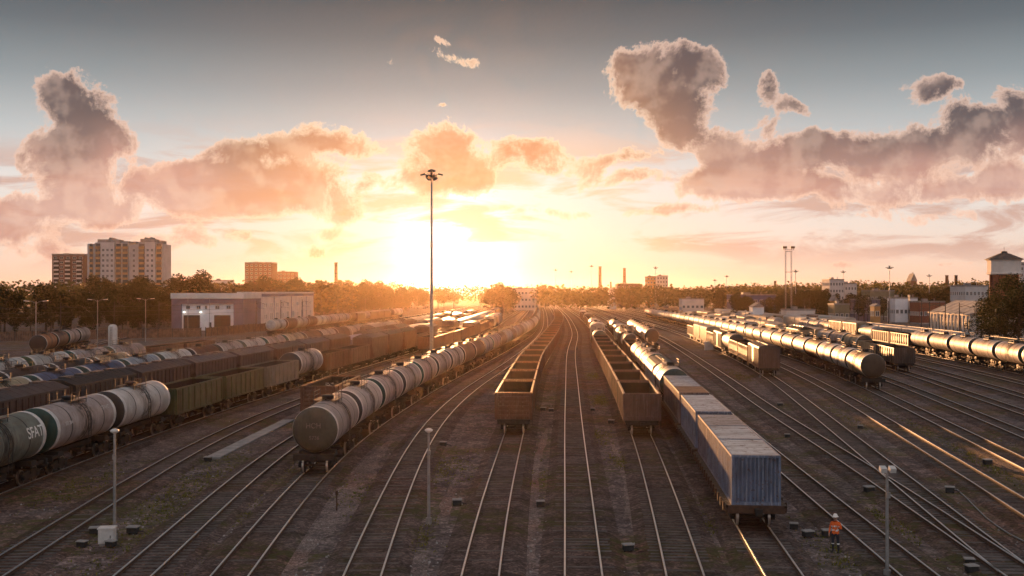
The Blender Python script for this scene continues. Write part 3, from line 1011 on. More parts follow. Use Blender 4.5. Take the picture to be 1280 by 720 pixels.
def hopper_parts(level):
    H, w, eave = 6.3, 1.55, 4.55
    body = hopper_body().mesh('wagon_body', [M['hull']])
    r = MB()
    r.prism_y([(w + .08, eave), (w + .08, eave + .05), (.45, eave + .50), (-.45, eave + .50), (-w - .08, eave + .05), (-w - .08, eave)], -H - .04, H + .04, 0)
    for k in range(1, 10):
        y = -H + 2 * H * k / 10
        r.prism_y([(w + .1, eave + .055), (.46, eave + .525), (-.46, eave + .525), (-w - .1, eave + .055), (0, eave + .1)], y - .04, y + .04, 0)
    roof = r.mesh('roof', [M['plain']])
    hatches = []
    for k in range(4):
        hs = MB()
        hs.box((0, -4.4 + k * 2.93, eave + .58), (.75, 1.5, .14), 0, None, (.9, .95))
        hatches.append(('roof_hatch', hs.mesh('roof_hatch', [M['hull']]), 'main', 0, []))
    u = MB()
    u.box((0, 0, 1.0), (.42, 2 * H, .34), 0)
    for s in (-1, 1):
        u.box((0, s * H, 1.02), (2.7, .25, .34), 0)
    for k in (-1, 1):
        u.loft([[(-1.3, k * 1.6 - 1.3, 1.25), (1.3, k * 1.6 - 1.3, 1.25), (1.3, k * 1.6 + 1.3, 1.25), (-1.3, k * 1.6 + 1.3, 1.25)],
                [(-.5, k * 1.6 - .3, .55), (.5, k * 1.6 - .3, .55), (.5, k * 1.6 + .3, .55), (-.5, k * 1.6 + .3, .55)]], 0, True)
    parts = [('wagon_body', body, 'main', 0, []), ('roof', roof, 'roof', 0, hatches), ('underframe', u.mesh('underframe', [M['under']]), None, 0, [])]
    if level == 2:
        return with_running_gear(parts, H + .1, 4.33, True)
    for s in (-1, 1):
        parts.append(('bogie', SIMPLE_BOGIE, None, s * 4.33, []))
    return parts


def hopper_far():
    b = hopper_body(far=True)
    w, eave, H = 1.55, 4.55, 6.3
    b.prism_y([(w + .08, eave + .005), (w + .08, eave + .05), (.45, eave + .50), (-.45, eave + .50), (-w - .08, eave + .05), (-w - .08, eave + .005)], -H, H, 1)
    far_gear(b, 6.3, 4.33, 2)
    return b.mesh('covered_hopper', [M['hull'], M['roof_far'], M['under']])


def flat_parts(H):
    b = MB()
    b.box((0, 0, 1.22), (3.05, 2 * H, .10), 0)
    n = int(2 * H / .35)
    for k in range(n):
        b.box((0, -H + .17 + k * 2 * H / n, 1.285), (3.0, .29, .035), 0)
    deck = b.mesh('deck', [M['wood']])
    u = MB()
    for s in (-1, 1):
        u.box((s * 1.45, 0, 1.10), (.10, 2 * H, .34), 0)
        u.box((s * .4, 0, .98), (.14, 2 * H - 3, .42), 0)
        u.box((0, s * (H + .02), 1.10), (2.8, .20, .40), 0)
        k = 0
        while -H + .6 + k * 1.25 < H - .4:
            y = -H + .6 + k * 1.25
            u.box((s * 1.55, y, 1.14), (.10, .16, .42), 0)
            k += 1
    under = u.mesh('underframe', [M['rail_side']])
    return with_running_gear([('deck', deck, None, 0, []), ('underframe', under, None, 0, [])], H + .05, H - 2.4, True)


def container_mesh(L, h=2.5, w=1.22):
    """Walls of a box container with folded sheet sides and ends; z = 0 at its feet."""
    b = MB()
    def folded(n, a0, a1, deep, place):
        pts = []
        step = (a1 - a0) / n
        for k in range(n):
            a = a0 + k * step
            pts += [(a, 0), (a + step * .30, 0), (a + step * .45, deep), (a + step * .85, deep)]
        pts.append((a1, 0))
        lo = [place(a, d, .16) for a, d in pts]
        hi = [place(a, d, h - .12) for a, d in pts]
        m = len(pts)
        b.add(lo + hi, [(i, i + 1, m + i + 1, m + i) for i in range(m - 1)], 0)
    n = int(L / .28)
    for s in (-1, 1):
        folded(n, -L / 2 + .10, L / 2 - .10, -.11, lambda a, d, z, s=s: (s * (w - .02 + d), a, z))
        folded(11, -w + .10, w - .10, -.11, lambda a, d, z, s=s: (a, s * (L / 2 - .02 + d), z))
        b.box((s * (w - .03), 0, .08), (.08, L - .2, .16), 0)
        b.box((s * (w - .03), 0, h - .06), (.07, L - .2, .12), 0)
        b.box((0, s * (L / 2 - .03), .08), (2 * w - .2, .08, .16), 0)
        b.box((0, s * (L / 2 - .03), h - .06), (2 * w - .2, .07, .12), 0)
        for x in (-1, 1):
            b.box((x * (w - .05), s * (L / 2 - .05), h / 2), (.11, .11, h - .24), 0)
            for z in (.06, h - .06):
                b.box((x * (w - .08), s * (L / 2 - .08), z), (.175, .175, .125), 0)
    b.box((0, 0, .10), (2 * w - .2, L - .2, .06), 0)
    walls = b.mesh('container_walls', [M['cont']])
    r = MB()
    n = int(L / .22)
    pts = []
    for k in range(n):
        y = -L / 2 + .12 + (L - .24) * k / n
        st = (L - .24) / n
        pts += [(y, 0), (y + st * .4, 0), (y + st * .55, .022), (y + st * .9, .022)]
    pts.append((L / 2 - .12, 0))
    m = len(pts)
    r.add([(-w + .06, y, h - .03 + d) for y, d in pts] + [(w - .06, y, h - .03 + d) for y, d in pts], [(i, i + 1, m + i + 1, m + i) for i in range(m - 1)], 0)
    roof = r.mesh('roof', [M['cont_roof']])
    return walls, roof


def roof_nodes(n, b):
    co = n.new('ShaderNodeTexCoord').outputs['Object']
    inf = n.new('ShaderNodeObjectInfo')
    off = n.new('ShaderNodeCombineXYZ')
    n.put(off.inputs[1], n.math('MULTIPLY', inf.outputs['Random'], 70.0))
    cr = n.vec('ADD', co, off.outputs[0])
    strip = n.noise(n.vec('MULTIPLY', cr, (.35, 1.5, 1)), 1.0, 5.0, 0.65)
    c = n.mix(n.smooth(strip, 0.32, 0.60), n.vec('MULTIPLY', inf.outputs['Color'], (0.52, 0.46, 0.42)), inf.outputs['Color'])
    f = n.noise(cr, 2.5, 7.0, 0.7)
    c = n.mix(n.math('MULTIPLY', n.smooth(f, 0.52, 0.66), 0.8), c, (0.13, 0.062, 0.035))
    n.put(b.inputs['Base Color'], c)
    n.put(b.inputs['Roughness'], n.math('MULTIPLY_ADD', f, 0.3, 0.40))


M['cont_roof'] = mat('container_roof', roof_nodes)
M['roof_far'] = mat('wagon_roof_sheet', lambda n, b: (
    n.put(b.inputs['Base Color'], n.mix(0.45, n.mix(n.smooth(n.noise(n.new('ShaderNodeTexCoord').outputs['Object'], 1.1, 6.0, .7), .35, .65), (0.12, 0.11, 0.11), (0.24, 0.23, 0.23)), n.new('ShaderNodeObjectInfo').outputs['Color'])),
    n.put(b.inputs['Roughness'], 0.42)))

# heap of scrap and rubble for one gondola
lb = MB()
r3 = random.Random(5)
for _ in range(240):
    x, y = r3.uniform(-1.3, 1.3), r3.uniform(-6, 6)
    lb.box((x, y, 2.75 + r3.uniform(0, .35) - abs(x) * .12), (r3.uniform(.1, .5), r3.uniform(.1, .7), r3.uniform(.05, .25)), r3.choice((0, 0, 1)),
           Matrix.Rotation(r3.uniform(0, 3), 3, 'Z') @ Matrix.Rotation(r3.uniform(-.5, .5), 3, 'X'))
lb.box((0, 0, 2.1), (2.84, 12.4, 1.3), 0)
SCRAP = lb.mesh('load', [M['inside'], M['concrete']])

PROTO = {}


def proto(kind, level):
    key = (kind, level)
    if key not in PROTO:
        if level == 0:
            PROTO[key] = {'tank': tank_far, 'gondola': gondola_far, 'boxcar': boxcar_far, 'hopper': hopper_far,
                          'van': lambda: boxcar_far(8.4, .62, 3.75, False), 'arch': lambda: boxcar_far(6.6, .95, 3.3, False)}[kind.split('_')[0]]()
        else:
            PROTO[key] = {'tank': lambda: tank_parts(level), 'tank_plain': lambda: tank_parts(level, rail=False),
                          'gondola': lambda: gondola_parts(level), 'gondola_h': lambda: gondola_parts(level, 'h'), 'gondola_scrap': lambda: gondola_parts(level, 'h', SCRAP),
                          'boxcar': lambda: boxcar_parts(level), 'hopper': lambda: hopper_parts(level),
                          'van': lambda: boxcar_parts(level, 8.4, .62, False, 3.75, False), 'arch': lambda: boxcar_parts(level, 6.6, .95, False, 3.3, False),
                          'flat13': lambda: flat_parts(6.7), 'flat19': lambda: flat_parts(9.2)}[kind]()
    return PROTO[key]


LENGTH = {'tank': 12.02, 'gondola': 13.92, 'boxcar': 15.0, 'hopper': 13.9, 'van': 17.9, 'arch': 14.3, 'flat13': 14.62, 'flat19': 19.62}
WORD = {'tank': ('tank_car', 'tank wagon'), 'gondola': ('gondola_car', 'gondola wagon'), 'boxcar': ('boxcar', 'boxcar'), 'hopper': ('covered_hopper', 'hopper wagon'),
        'van': ('refrigerator_van', 'van wagon'), 'arch': ('round_roof_wagon', 'covered wagon'), 'flat13': ('flat_wagon', 'flat wagon'), 'flat19': ('flat_wagon', 'flat wagon')}
KIND = {'tank': 'tank wagon', 'gondola': 'gondola wagon', 'boxcar': 'boxcar', 'hopper': 'covered hopper wagon', 'van': 'van wagon', 'arch': 'round roofed wagon',
        'flat13': 'flat wagon', 'flat19': 'flat wagon'}
ORD = ['nearest', 'second', 'third', 'fourth', 'fifth', 'sixth', 'seventh', 'eighth', 'ninth', 'tenth', 'eleventh', 'twelfth', 'thirteenth', 'fourteenth', 'fifteenth', 'sixteenth']

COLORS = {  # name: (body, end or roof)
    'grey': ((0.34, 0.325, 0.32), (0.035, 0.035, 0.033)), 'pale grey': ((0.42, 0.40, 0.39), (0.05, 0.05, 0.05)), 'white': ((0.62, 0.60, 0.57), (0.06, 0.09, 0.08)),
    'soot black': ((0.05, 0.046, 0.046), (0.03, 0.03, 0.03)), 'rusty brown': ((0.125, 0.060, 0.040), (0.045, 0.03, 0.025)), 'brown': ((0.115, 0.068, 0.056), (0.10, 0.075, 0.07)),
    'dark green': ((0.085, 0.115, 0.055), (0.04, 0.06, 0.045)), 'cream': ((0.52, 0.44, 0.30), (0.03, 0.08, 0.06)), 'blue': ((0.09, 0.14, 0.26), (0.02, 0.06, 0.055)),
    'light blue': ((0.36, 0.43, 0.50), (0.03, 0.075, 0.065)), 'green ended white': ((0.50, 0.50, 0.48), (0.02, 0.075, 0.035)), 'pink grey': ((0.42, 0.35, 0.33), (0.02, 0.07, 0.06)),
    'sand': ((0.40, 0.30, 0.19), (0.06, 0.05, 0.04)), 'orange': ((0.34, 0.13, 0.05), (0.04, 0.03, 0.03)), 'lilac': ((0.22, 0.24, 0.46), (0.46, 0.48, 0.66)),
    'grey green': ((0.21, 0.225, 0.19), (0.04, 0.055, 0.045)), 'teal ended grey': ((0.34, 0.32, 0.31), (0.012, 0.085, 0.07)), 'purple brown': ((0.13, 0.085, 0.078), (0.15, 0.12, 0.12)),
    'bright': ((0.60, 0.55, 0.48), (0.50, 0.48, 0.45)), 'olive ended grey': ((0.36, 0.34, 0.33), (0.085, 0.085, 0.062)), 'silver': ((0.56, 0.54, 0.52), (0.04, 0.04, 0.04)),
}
COUNTS = {}


def place(kind, cname, x, y, rz, level, label, group, z=RAIL):
    base = kind.split('_')[0]
    name, cat = WORD[base]
    main, other = COLORS[cname]
    jit = rnd.uniform(.86, 1.12)
    main = tuple(min(1, c * jit) for c in main)
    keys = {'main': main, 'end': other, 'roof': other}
    p = proto(kind, level)
    if level == 0:
        o = link(name, p, None, (x, y, z), rz, main)
        return tag(o, label, cat, group)
    root = tag(empty(name, (x, y, z), rz), label, cat, group)
    root.color = (*main, 1)
    for pn, pm, ck, oy, subs in p:
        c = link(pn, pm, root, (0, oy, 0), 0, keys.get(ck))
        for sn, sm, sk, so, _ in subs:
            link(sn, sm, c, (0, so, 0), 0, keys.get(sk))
    return root


PLACED = []


def train(track, y0, cars, where, flip=False, full_to=135, mid_to=235, gap=0.0):
    """Stand a row of wagons on a track from the near end y0; cars are (kind, colour) pairs. where says which row it is."""
    tr = TR[track]
    y = y0
    n = 0
    out = []
    for kind, cname in cars:
        base = kind.split('_')[0]
        s = tr.slope(y)
        L = LENGTH[base] / sqrt(1 + s * s)
        yc = y + L / 2
        sl = (tr.x(yc + 4) - tr.x(yc - 4)) / 8
        level = 2 if yc < full_to else (1 if yc < mid_to else 0)
        if n < len(ORD):
            o_ = ORD[n]
            lab = '%s %s, %s of the %s' % (cname, KIND[base], o_, where)
        else:
            lab = 'small hazy %s, far end of %s' % (KIND[base], where)
        obj = place(kind, cname, tr.x(yc), yc, -math.atan(sl), level, lab, where)
        out.append((obj, yc, kind, cname))
        y += L + gap
        n += 1
    return out


def mixed(n, choices, seed):
    r2 = random.Random(seed)
    return [r2.choice(choices) for _ in range(n)]


# --- the long tank train left of centre
TK = [('tank', 'grey'), ('tank', 'pale grey'), ('tank', 'pink grey'), ('tank', 'silver')]
L3_TRAIN = train('L3', 71.6, [('tank', 'olive ended grey'), ('tank', 'silver'), ('tank', 'pink grey'), ('tank', 'pale grey'), ('tank', 'pink grey'), ('tank', 'grey')] + mixed(31, TK + [('tank', 'rusty brown')], 3), 'long tank train left of centre', full_to=150)
# --- the two empty gondola trains
GN = [('gondola', 'rusty brown'), ('gondola', 'brown'), ('gondola', 'purple brown')]
train('M2', 91.4, [('gondola_h', 'rusty brown'), ('gondola_h', 'brown')] + mixed(26, GN, 4), 'middle empty gondola train', full_to=125)
train('M4', 90.4, [('gondola', 'purple brown'), ('gondola', 'brown')] + mixed(7, GN, 5) + [('tank', 'white'), ('gondola', 'soot black'), ('hopper', 'grey'), ('tank', 'white'), ('tank', 'bright'), ('tank', 'white')]
      + mixed(14, GN + [('tank', 'white'), ('boxcar', 'brown')], 6), 'gondola train right of the middle', full_to=125)
# --- the left edge
A = [('tank_plain', 'grey green'), ('tank', 'soot black'), ('tank', 'grey green')]
A_TRAIN = train('L0', 34.8, A + [('tank', 'pink grey'), ('tank', 'silver'), ('gondola', 'dark green'), ('gondola', 'dark green'), ('gondola', 'grey green'), ('tank', 'pale grey'),
      ('gondola', 'rusty brown'), ('gondola', 'purple brown'), ('hopper', 'purple brown'), ('hopper', 'brown'), ('hopper', 'rusty brown'), ('gondola', 'brown')]
      + mixed(4, [('hopper', 'brown'), ('gondola', 'brown')], 8) + [('van', 'bright')] * 7 + mixed(8, [('hopper', 'brown'), ('boxcar', 'brown')], 9),
      'mixed train at the left edge', full_to=160)
train('B', 58.0, [('hopper', 'soot black'), ('hopper', 'brown'), ('hopper', 'soot black'), ('hopper', 'brown'), ('hopper', 'purple brown'), ('hopper', 'purple brown'), ('hopper', 'brown'), ('hopper', 'purple brown')]
      + [('hopper', 'brown'), ('boxcar', 'lilac'), ('hopper', 'brown'), ('boxcar', 'brown')] + mixed(14, [('hopper', 'brown'), ('hopper', 'purple brown'), ('boxcar', 'brown'), ('boxcar', 'bright')], 10),
      'brown hopper row behind the left train', full_to=140)
train('C1', 75.5, [('tank', 'soot black'), ('tank', 'cream'), ('tank', 'blue'), ('tank', 'blue'), ('tank', 'light blue'), ('tank', 'white'), ('tank', 'rusty brown'), ('tank', 'pale grey'), ('tank', 'white'), ('tank', 'pink grey')]
      + mixed(26, [('tank', 'white'), ('tank', 'pink grey'), ('tank', 'rusty brown'), ('tank', 'cream'), ('tank', 'pale grey')], 12), 'white and blue tank row at left', full_to=150)
train('C2', 78, [('gondola', 'soot black'), ('tank', 'light blue'), ('tank', 'soot black'), ('tank', 'soot black'), ('tank', 'sand'), ('gondola', 'brown'), ('gondola', 'brown')], 'sand coloured tank row at far left', full_to=140)
train('C3', 117, [('tank', 'green ended white'), ('tank', 'green ended white'), ('tank', 'pink grey'), ('tank', 'pink grey'), ('gondola', 'rusty brown'), ('gondola', 'rusty brown')], 'green ended tank row at far left', full_to=140)
train('D', 193, [('tank', 'orange'), ('tank', 'rusty brown'), ('tank', 'pink grey'), ('tank', 'grey')], 'short tank row below the dark wood')
train('E', 300, [('tank', 'green ended white'), ('tank', 'rusty brown'), ('tank', 'grey')] + mixed(14, [('tank', 'rusty brown'), ('tank', 'white'), ('tank', 'pink grey'), ('boxcar', 'brown')], 14), 'row before the pale long building')
train('L2', 97.5, [('gondola_scrap', 'rusty brown')], 'left middle track')[0][0]['label'] = 'rusty gondola wagon full of scrap, alone behind the long tank train'
train('C0', 230, mixed(13, [('hopper', 'brown'), ('boxcar', 'bright'), ('gondola', 'brown')], 15), 'hazy row left of the vans')
train('L1', 205, mixed(6, [('boxcar', 'brown'), ('gondola', 'rusty brown')], 16) + mixed(8, [('boxcar', 'bright'), ('gondola', 'brown')], 17), 'hazy boxcar row under the mast')
# --- right of centre
flat1 = train('M5', 54.2, [('flat19', 'brown'), ('flat13', 'brown'), ('flat19', 'brown')], 'container train', full_to=300)
rest = flat1[-1][1] + LENGTH['flat19'] / 2
train('M5', rest, [('tank', 'white'), ('arch', 'white'), ('tank', 'pink grey'), ('tank', 'silver'), ('tank', 'pale grey'), ('gondola', 'soot black'), ('gondola', 'brown'), ('tank', 'pale grey'), ('boxcar', 'brown')]
      + mixed(8, [('tank', 'grey'), ('gondola', 'brown'), ('boxcar', 'bright')], 18), 'wagons behind the containers', full_to=150)
train('M6', 226, [('tank', 'silver'), ('tank', 'pale grey'), ('tank', 'grey'), ('tank', 'pale grey'), ('tank', 'silver'), ('tank', 'grey'), ('tank', 'silver')], 'short tank train right of the containers', mid_to=250)
train('M8', 155, [('boxcar', 'brown'), ('gondola', 'rusty brown'), ('gondola', 'brown'), ('tank', 'pale grey'), ('boxcar', 'sand'), ('gondola', 'sand'), ('boxcar', 'sand'), ('boxcar', 'brown'), ('gondola', 'sand')], 'mixed train behind the pale cabinet', full_to=175)
M9T = [('tank', 'silver'), ('tank', 'pale grey'), ('tank', 'white'), ('tank', 'sand'), ('tank', 'pink grey'), ('tank', 'rusty brown'), ('tank', 'grey')]
train('M9', 134, [('tank', 'sand'), ('tank', 'silver'), ('tank', 'white')] + mixed(29, M9T, 19), 'long gleaming tank train at right', full_to=175)
train('M10', 215, mixed(4, [('hopper', 'sand'), ('tank', 'pale grey')], 20) + mixed(12, [('boxcar', 'sand'), ('gondola', 'sand'), ('tank', 'grey'), ('boxcar', 'bright')], 21), 'row right behind the gleaming tanks')
train('M11', 164, [('gondola', 'soot black'), ('gondola', 'sand'), ('tank', 'sand'), ('tank', 'pink grey'), ('tank', 'silver'), ('boxcar', 'sand'), ('boxcar', 'bright'), ('gondola', 'sand')]
      + mixed(12, [('boxcar', 'sand'), ('gondola', 'sand'), ('hopper', 'sand')], 22), 'row led by a black gondola', full_to=175)
train('M14', 132, [('gondola', 'orange'), ('tank', 'teal ended grey'), ('tank', 'pink grey'), ('tank', 'pale grey'), ('tank', 'pale grey'), ('tank', 'grey'), ('tank', 'silver'), ('gondola', 'soot black'), ('gondola', 'soot black')]
      + mixed(6, [('hopper', 'sand'), ('tank', 'pale grey')], 23), 'tank row at the right edge', full_to=175)
train('M15', 150, [('gondola', 'soot black'), ('gondola', 'soot black'), ('arch', 'pink grey'), ('gondola', 'brown')] + [('van', 'bright')] * 9 + mixed(8, [('van', 'bright'), ('boxcar', 'sand')], 24), 'pale van train below the pale hall', mid_to=290)
train('M17', 330, [('van', 'bright'), ('van', 'bright'), ('boxcar', 'brown'), ('van', 'bright'), ('boxcar', 'sand'), ('boxcar', 'sand')], 'farthest van row at right')
train('M13', 330, mixed(7, [('boxcar', 'sand'), ('tank', 'pale grey'), ('gondola', 'sand')], 25), 'hazy row before the pale vans')

# --- containers standing on the flat wagons
CONT = {}


def container(L, y, wall, roofc, label):
    if L not in CONT:
        CONT[L] = container_mesh(L)
    walls, roof = CONT[L]
    tr = TR['M5']
    s = (tr.x(y + 4) - tr.x(y - 4)) / 8
    o = tag(empty('shipping_container', (tr.x(y), y, RAIL + 1.305), -math.atan(s)), label, 'container', 'containers of the container train')
    link('container_walls', walls, o, color=wall)
    link('roof', roof, o, color=roofc)
    return o


f1, f2, f3 = (q[1] for q in flat1)
container(6.06, f1 - 6.15, (0.165, 0.215, 0.32), (0.55, 0.54, 0.53), 'nearest blue container with dirty pale roof at the front of the container train')
container(6.06, f1 - 0.02, (0.17, 0.20, 0.28), (0.50, 0.485, 0.48), 'second blue container, right behind the front one')
container(6.06, f1 + 6.12, (0.16, 0.145, 0.19), (0.36, 0.33, 0.32), 'dull violet container at the back of the first flat wagon')
container(12.19, f2, (0.17, 0.20, 0.28), (0.50, 0.50, 0.51), 'long grey blue container alone on the second flat wagon')
container(6.06, f3 - 6.15, (0.17, 0.12, 0.12), (0.26, 0.14, 0.08), 'rust roofed container at the front of the third flat wagon')
container(12.19, f3 + 3.06, (0.14, 0.13, 0.17), (0.44, 0.43, 0.44), 'long dusty container behind the rust roofed one')


# --- lettering
def text_mesh(txt, size, depth=0.0):
    cu = bpy.data.curves.new('lettering', 'FONT')
    cu.body = txt
    cu.size = size
    cu.align_x = 'CENTER'
    cu.offset = 0.012 * size
    o = bpy.data.objects.new('lettering', cu)
    COL.objects.link(o)
    dg = bpy.context.evaluated_depsgraph_get()
    m = bpy.data.meshes.new_from_object(o.evaluated_get(dg))
    bpy.data.objects.remove(o)
    bpy.data.curves.remove(cu)
    return m


def letter_tank(root, txt, size, y, ang, side=1, r=1.515, cz=2.87, colour='white'):
    """Bend lettering round a tank's flank: ang is degrees above the axis; read from outside."""
    m = text_mesh(txt, size)
    bm = bmesh.new()
    bm.from_mesh(m)
    bmesh.ops.triangulate(bm, faces=bm.faces)
    bmesh.ops.subdivide_edges(bm, edges=[e for e in bm.edges if e.calc_length() > .2], cuts=2)
    for v in bm.verts:
        a = R(ang) + v.co.y / r
        v.co = (side * r * cos(a), y + side * v.co.x, cz + r * sin(a))
    bm.to_mesh(m)
    bm.free()
    m.materials.clear()
    m.materials.append(M[colour])
    shell = [c for c in root.children if c.name.startswith('tank_shell')][0]
    return link('lettering', m, shell)


def letter_end(root, txt, size, x, z, y, colour):
    m = text_mesh(txt, size)
    for v in m.vertices:
        v.co = (x + v.co.x, y, z + v.co.y)
    m.materials.clear()
    m.materials.append(M[colour])
    cap = [c for c in root.children if c.name.startswith('tank_end')][0]
    return link('lettering', m, cap)


M['faded'] = flat('faded_lettering', (0.16, 0.14, 0.12), 0.7, 0, 0.3, 6.0)
letter_tank(A_TRAIN[2][0], 'SFAT', 1.0, 3.6, 2, 1)
letter_tank(A_TRAIN[2][0], '5760', .34, -1.9, 8, 1, colour='faded')
letter_tank(A_TRAIN[3][0], '573 2841', .34, -3.2, 8, 1, colour='pale')
letter_tank(A_TRAIN[3][0], 'ТРАНС', .40, 3.4, 22, 1, colour='pale')
letter_end(L3_TRAIN[0][0], 'НСН', .46, -.05, 3.0, -5.475, 'faded')
letter_end(L3_TRAIN[0][0], '5736', .34, 0, 2.25, -5.475, 'faded')


# ------------------------------------------------------------------ town materials
def wall_mat(name, col, rough=0.85, grid=None):
    return flat(name, col, rough, 0, 0.16, 0.35, 0.1)


def leaf_nodes(n, b, c0, c1):
    m = n.t
    geo = n.new('ShaderNodeNewGeometry')
    rand = geo.outputs['Random Per Island']
    col = n.mix(rand, c0, c1)
    n.put(b.inputs['Base Color'], col)
    n.put(b.inputs['Roughness'], 0.7)
    n.put(b.inputs['Specular IOR Level'], 0.15)
    tr = n.new('ShaderNodeBsdfTranslucent')
    n.put(tr.inputs['Color'], n.mix(1.0, col, (1.3, 1.25, 0.5), 'MULTIPLY'))
    mx = n.new('ShaderNodeMixShader')
    mx.inputs[0].default_value = 0.25
    n.l.new(b.outputs[0], mx.inputs[1])
    n.l.new(tr.outputs[0], mx.inputs[2])
    out = [x for x in n.n if x.type == 'OUTPUT_MATERIAL'][0]
    n.l.new(mx.outputs[0], out.inputs['Surface'])


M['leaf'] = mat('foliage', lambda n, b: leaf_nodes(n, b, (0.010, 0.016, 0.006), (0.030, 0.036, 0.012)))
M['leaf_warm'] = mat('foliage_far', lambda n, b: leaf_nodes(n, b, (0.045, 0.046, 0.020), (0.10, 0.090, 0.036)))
M['weed'] = mat('weeds', lambda n, b: leaf_nodes(n, b, (0.075, 0.082, 0.018), (0.19, 0.175, 0.04)))
M['bark'] = flat('bark', (0.07, 0.055, 0.045), 0.9, 0, 0.4, 3.0, 0.5)
M['brick'] = flat('brick', (0.21, 0.075, 0.048), 0.9, 0, 0.3, 2.0, 0.3)
M['brickdark'] = flat('dark_brick', (0.15, 0.085, 0.070), 0.9, 0, 0.25, 0.6, 0.2)
M['panel'] = flat('grey_panel', (0.50, 0.48, 0.475), 0.8, 0, 0.12, 0.25)
M['panelpale'] = flat('pale_panel', (0.64, 0.62, 0.60), 0.8, 0, 0.12, 0.25)
M['tan'] = flat('tan_balcony', (0.42, 0.25, 0.12), 0.8, 0, 0.2, 0.5)
M['pinkwall'] = flat('pale_plaster', (0.66, 0.59, 0.54), 0.85, 0, 0.12, 0.2)
M['violet'] = flat('violet_cladding', (0.13, 0.115, 0.17), 0.6, 0, 0.15, 0.4)
M['bluewall'] = flat('blue_cladding', (0.06, 0.075, 0.17), 0.6, 0, 0.2, 0.4)
M['whitewall'] = flat('white_cladding', (0.78, 0.78, 0.80), 0.6, 0, 0.08, 0.4)
M['roofgrey'] = flat('grey_roofing', (0.22, 0.205, 0.20), 0.7, 0, 0.3, 0.4)
M['roofdark'] = flat('dark_roofing', (0.085, 0.070, 0.062), 0.8, 0, 0.3, 0.6)
M['gate'] = flat('dark_gateway', (0.03, 0.026, 0.024), 0.8, 0, 0.3, 0.6)
M['glass'] = flat('window_glass', (0.045, 0.050, 0.060), 0.12, 0, 0.3, 0.4, 0, 0.6)
M['board'] = flat('fence_board', (0.16, 0.095, 0.065), 0.9, 0, 0.4, 1.2, 0.3)
M['olive'] = flat('olive_wall', (0.17, 0.16, 0.11), 0.85, 0, 0.2, 0.3)
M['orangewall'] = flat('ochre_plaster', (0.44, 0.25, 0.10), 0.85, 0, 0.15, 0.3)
M['floodlight'] = flat('floodlight_glass', (0.35, 0.35, 0.34), 0.25, 0.2, 0.1, 2.0)
M['cabinet'] = flat('cabinet_paint', (0.58, 0.57, 0.55), 0.55, 0, 0.15, 2.5)


def part(root, name, mb, mats, loc=(0, 0, 0)):
    return link(name, mb.mesh(name, mats if isinstance(mats, list) else [mats]), root, loc)


WIN = {}


def window_mesh(w, h, face):
    """A framed pane set 5 cm proud of a wall; face is the side it looks towards."""
    k = (round(w, 2), round(h, 2), face)
    if k not in WIN:
        b = MB()
        def bx(u0, u1, z0, z1, d0, d1, m):
            if face == 'front':
                b.span(u0, u1, -d1, -d0, z0, z1, m)
            elif face == 'right':
                b.span(d0, d1, u0, u1, z0, z1, m)
            else:
                b.span(-d1, -d0, u0, u1, z0, z1, m)
        bx(-w / 2, w / 2, -h / 2, h / 2, .004, .03, 0)
        t = min(.12, w * .12)
        for s in (-1, 1):
            bx(s * w / 2 - t / 2, s * w / 2 + t / 2, -h / 2 - t / 2, h / 2 + t / 2, 0, .08, 1)
            bx(-w / 2 + t / 2, w / 2 - t / 2, s * h / 2 - t / 2, s * h / 2 + t / 2, 0, .075, 1)
        bx(-t / 3, t / 3, -h / 2 + t / 2, h / 2 - t / 2, .031, .06, 1)
        WIN[k] = b.mesh('window', [M['glass'], M['panelpale']])
    return WIN[k]


def building(name, label, cat, x, y, w, d, h, wall, roof='roofgrey', cols=4, rows=2, rz=0.0, win=(1.4, 1.5), gable=0.0, side=True, group=None, parapet=.5):
    """A house with plinth, walls, a flat roof behind a parapet or a gable, and each window a part. x, y is the middle of its front."""
    o = tag(empty(name, (x, y, 0), rz), label, cat, group)
    b = MB()
    b.span(-w / 2, w / 2, 0, d, 0, h, 0)
    b.span(-w / 2 - .08, w / 2 + .08, -.08, d + .08, 0, .5, 1)
    part(o, 'wall', b, [M[wall], M['concrete']])
    r = MB()
    if gable:
        r.loft([[(-w / 2 - .4, -.4, h), (w / 2 + .4, -.4, h), (0, -.4, h + gable)], [(-w / 2 - .4, d + .4, h), (w / 2 + .4, d + .4, h), (0, d + .4, h + gable)]], 0, True)
        r.box((w * .2, d * .5, h + gable * .75), (.7, .7, gable * .9), 0)
    else:
        for x0, x1, y0, y1 in ((-w / 2 - .15, w / 2 + .15, -.15, .25), (-w / 2 - .15, w / 2 + .15, d - .25, d + .15), (-w / 2 - .15, -w / 2 + .25, .25, d - .25), (w / 2 - .25, w / 2 + .15, .25, d - .25)):
            r.span(x0, x1, y0, y1, h - .05, h + parapet, 0)
        r.box((-w * .15, d * .4, h + .7), (w * .18, d * .25, 1.4), 0)
        r.tube([(w * .2, d * .3, h), (w * .2, d * .3, h + 1.6)], .15, 8)
    part(o, 'roof', r, M[roof])
    if rows and cols:
        pitch = h / (rows + .25)
        wm = window_mesh(min(win[0], w / cols * .6), min(win[1], pitch * .62), 'front')
        for i in range(rows):
            for j in range(cols):
                link('window', wm, o, (-w / 2 + w * (j + .5) / cols, 0, pitch * (i + .55) + .3))
        if side:
            n = max(1, int(d / (w / cols)))
            face = 'left' if x > 0 else 'right'
            sm = window_mesh(min(win[0], d / n * .6), min(win[1], pitch * .62), face)
            for i in range(rows):
                for j in range(n):
                    link('window', sm, o, ((-w / 2 if x > 0 else w / 2), d * (j + .5) / n, pitch * (i + .55) + .3))
    return o


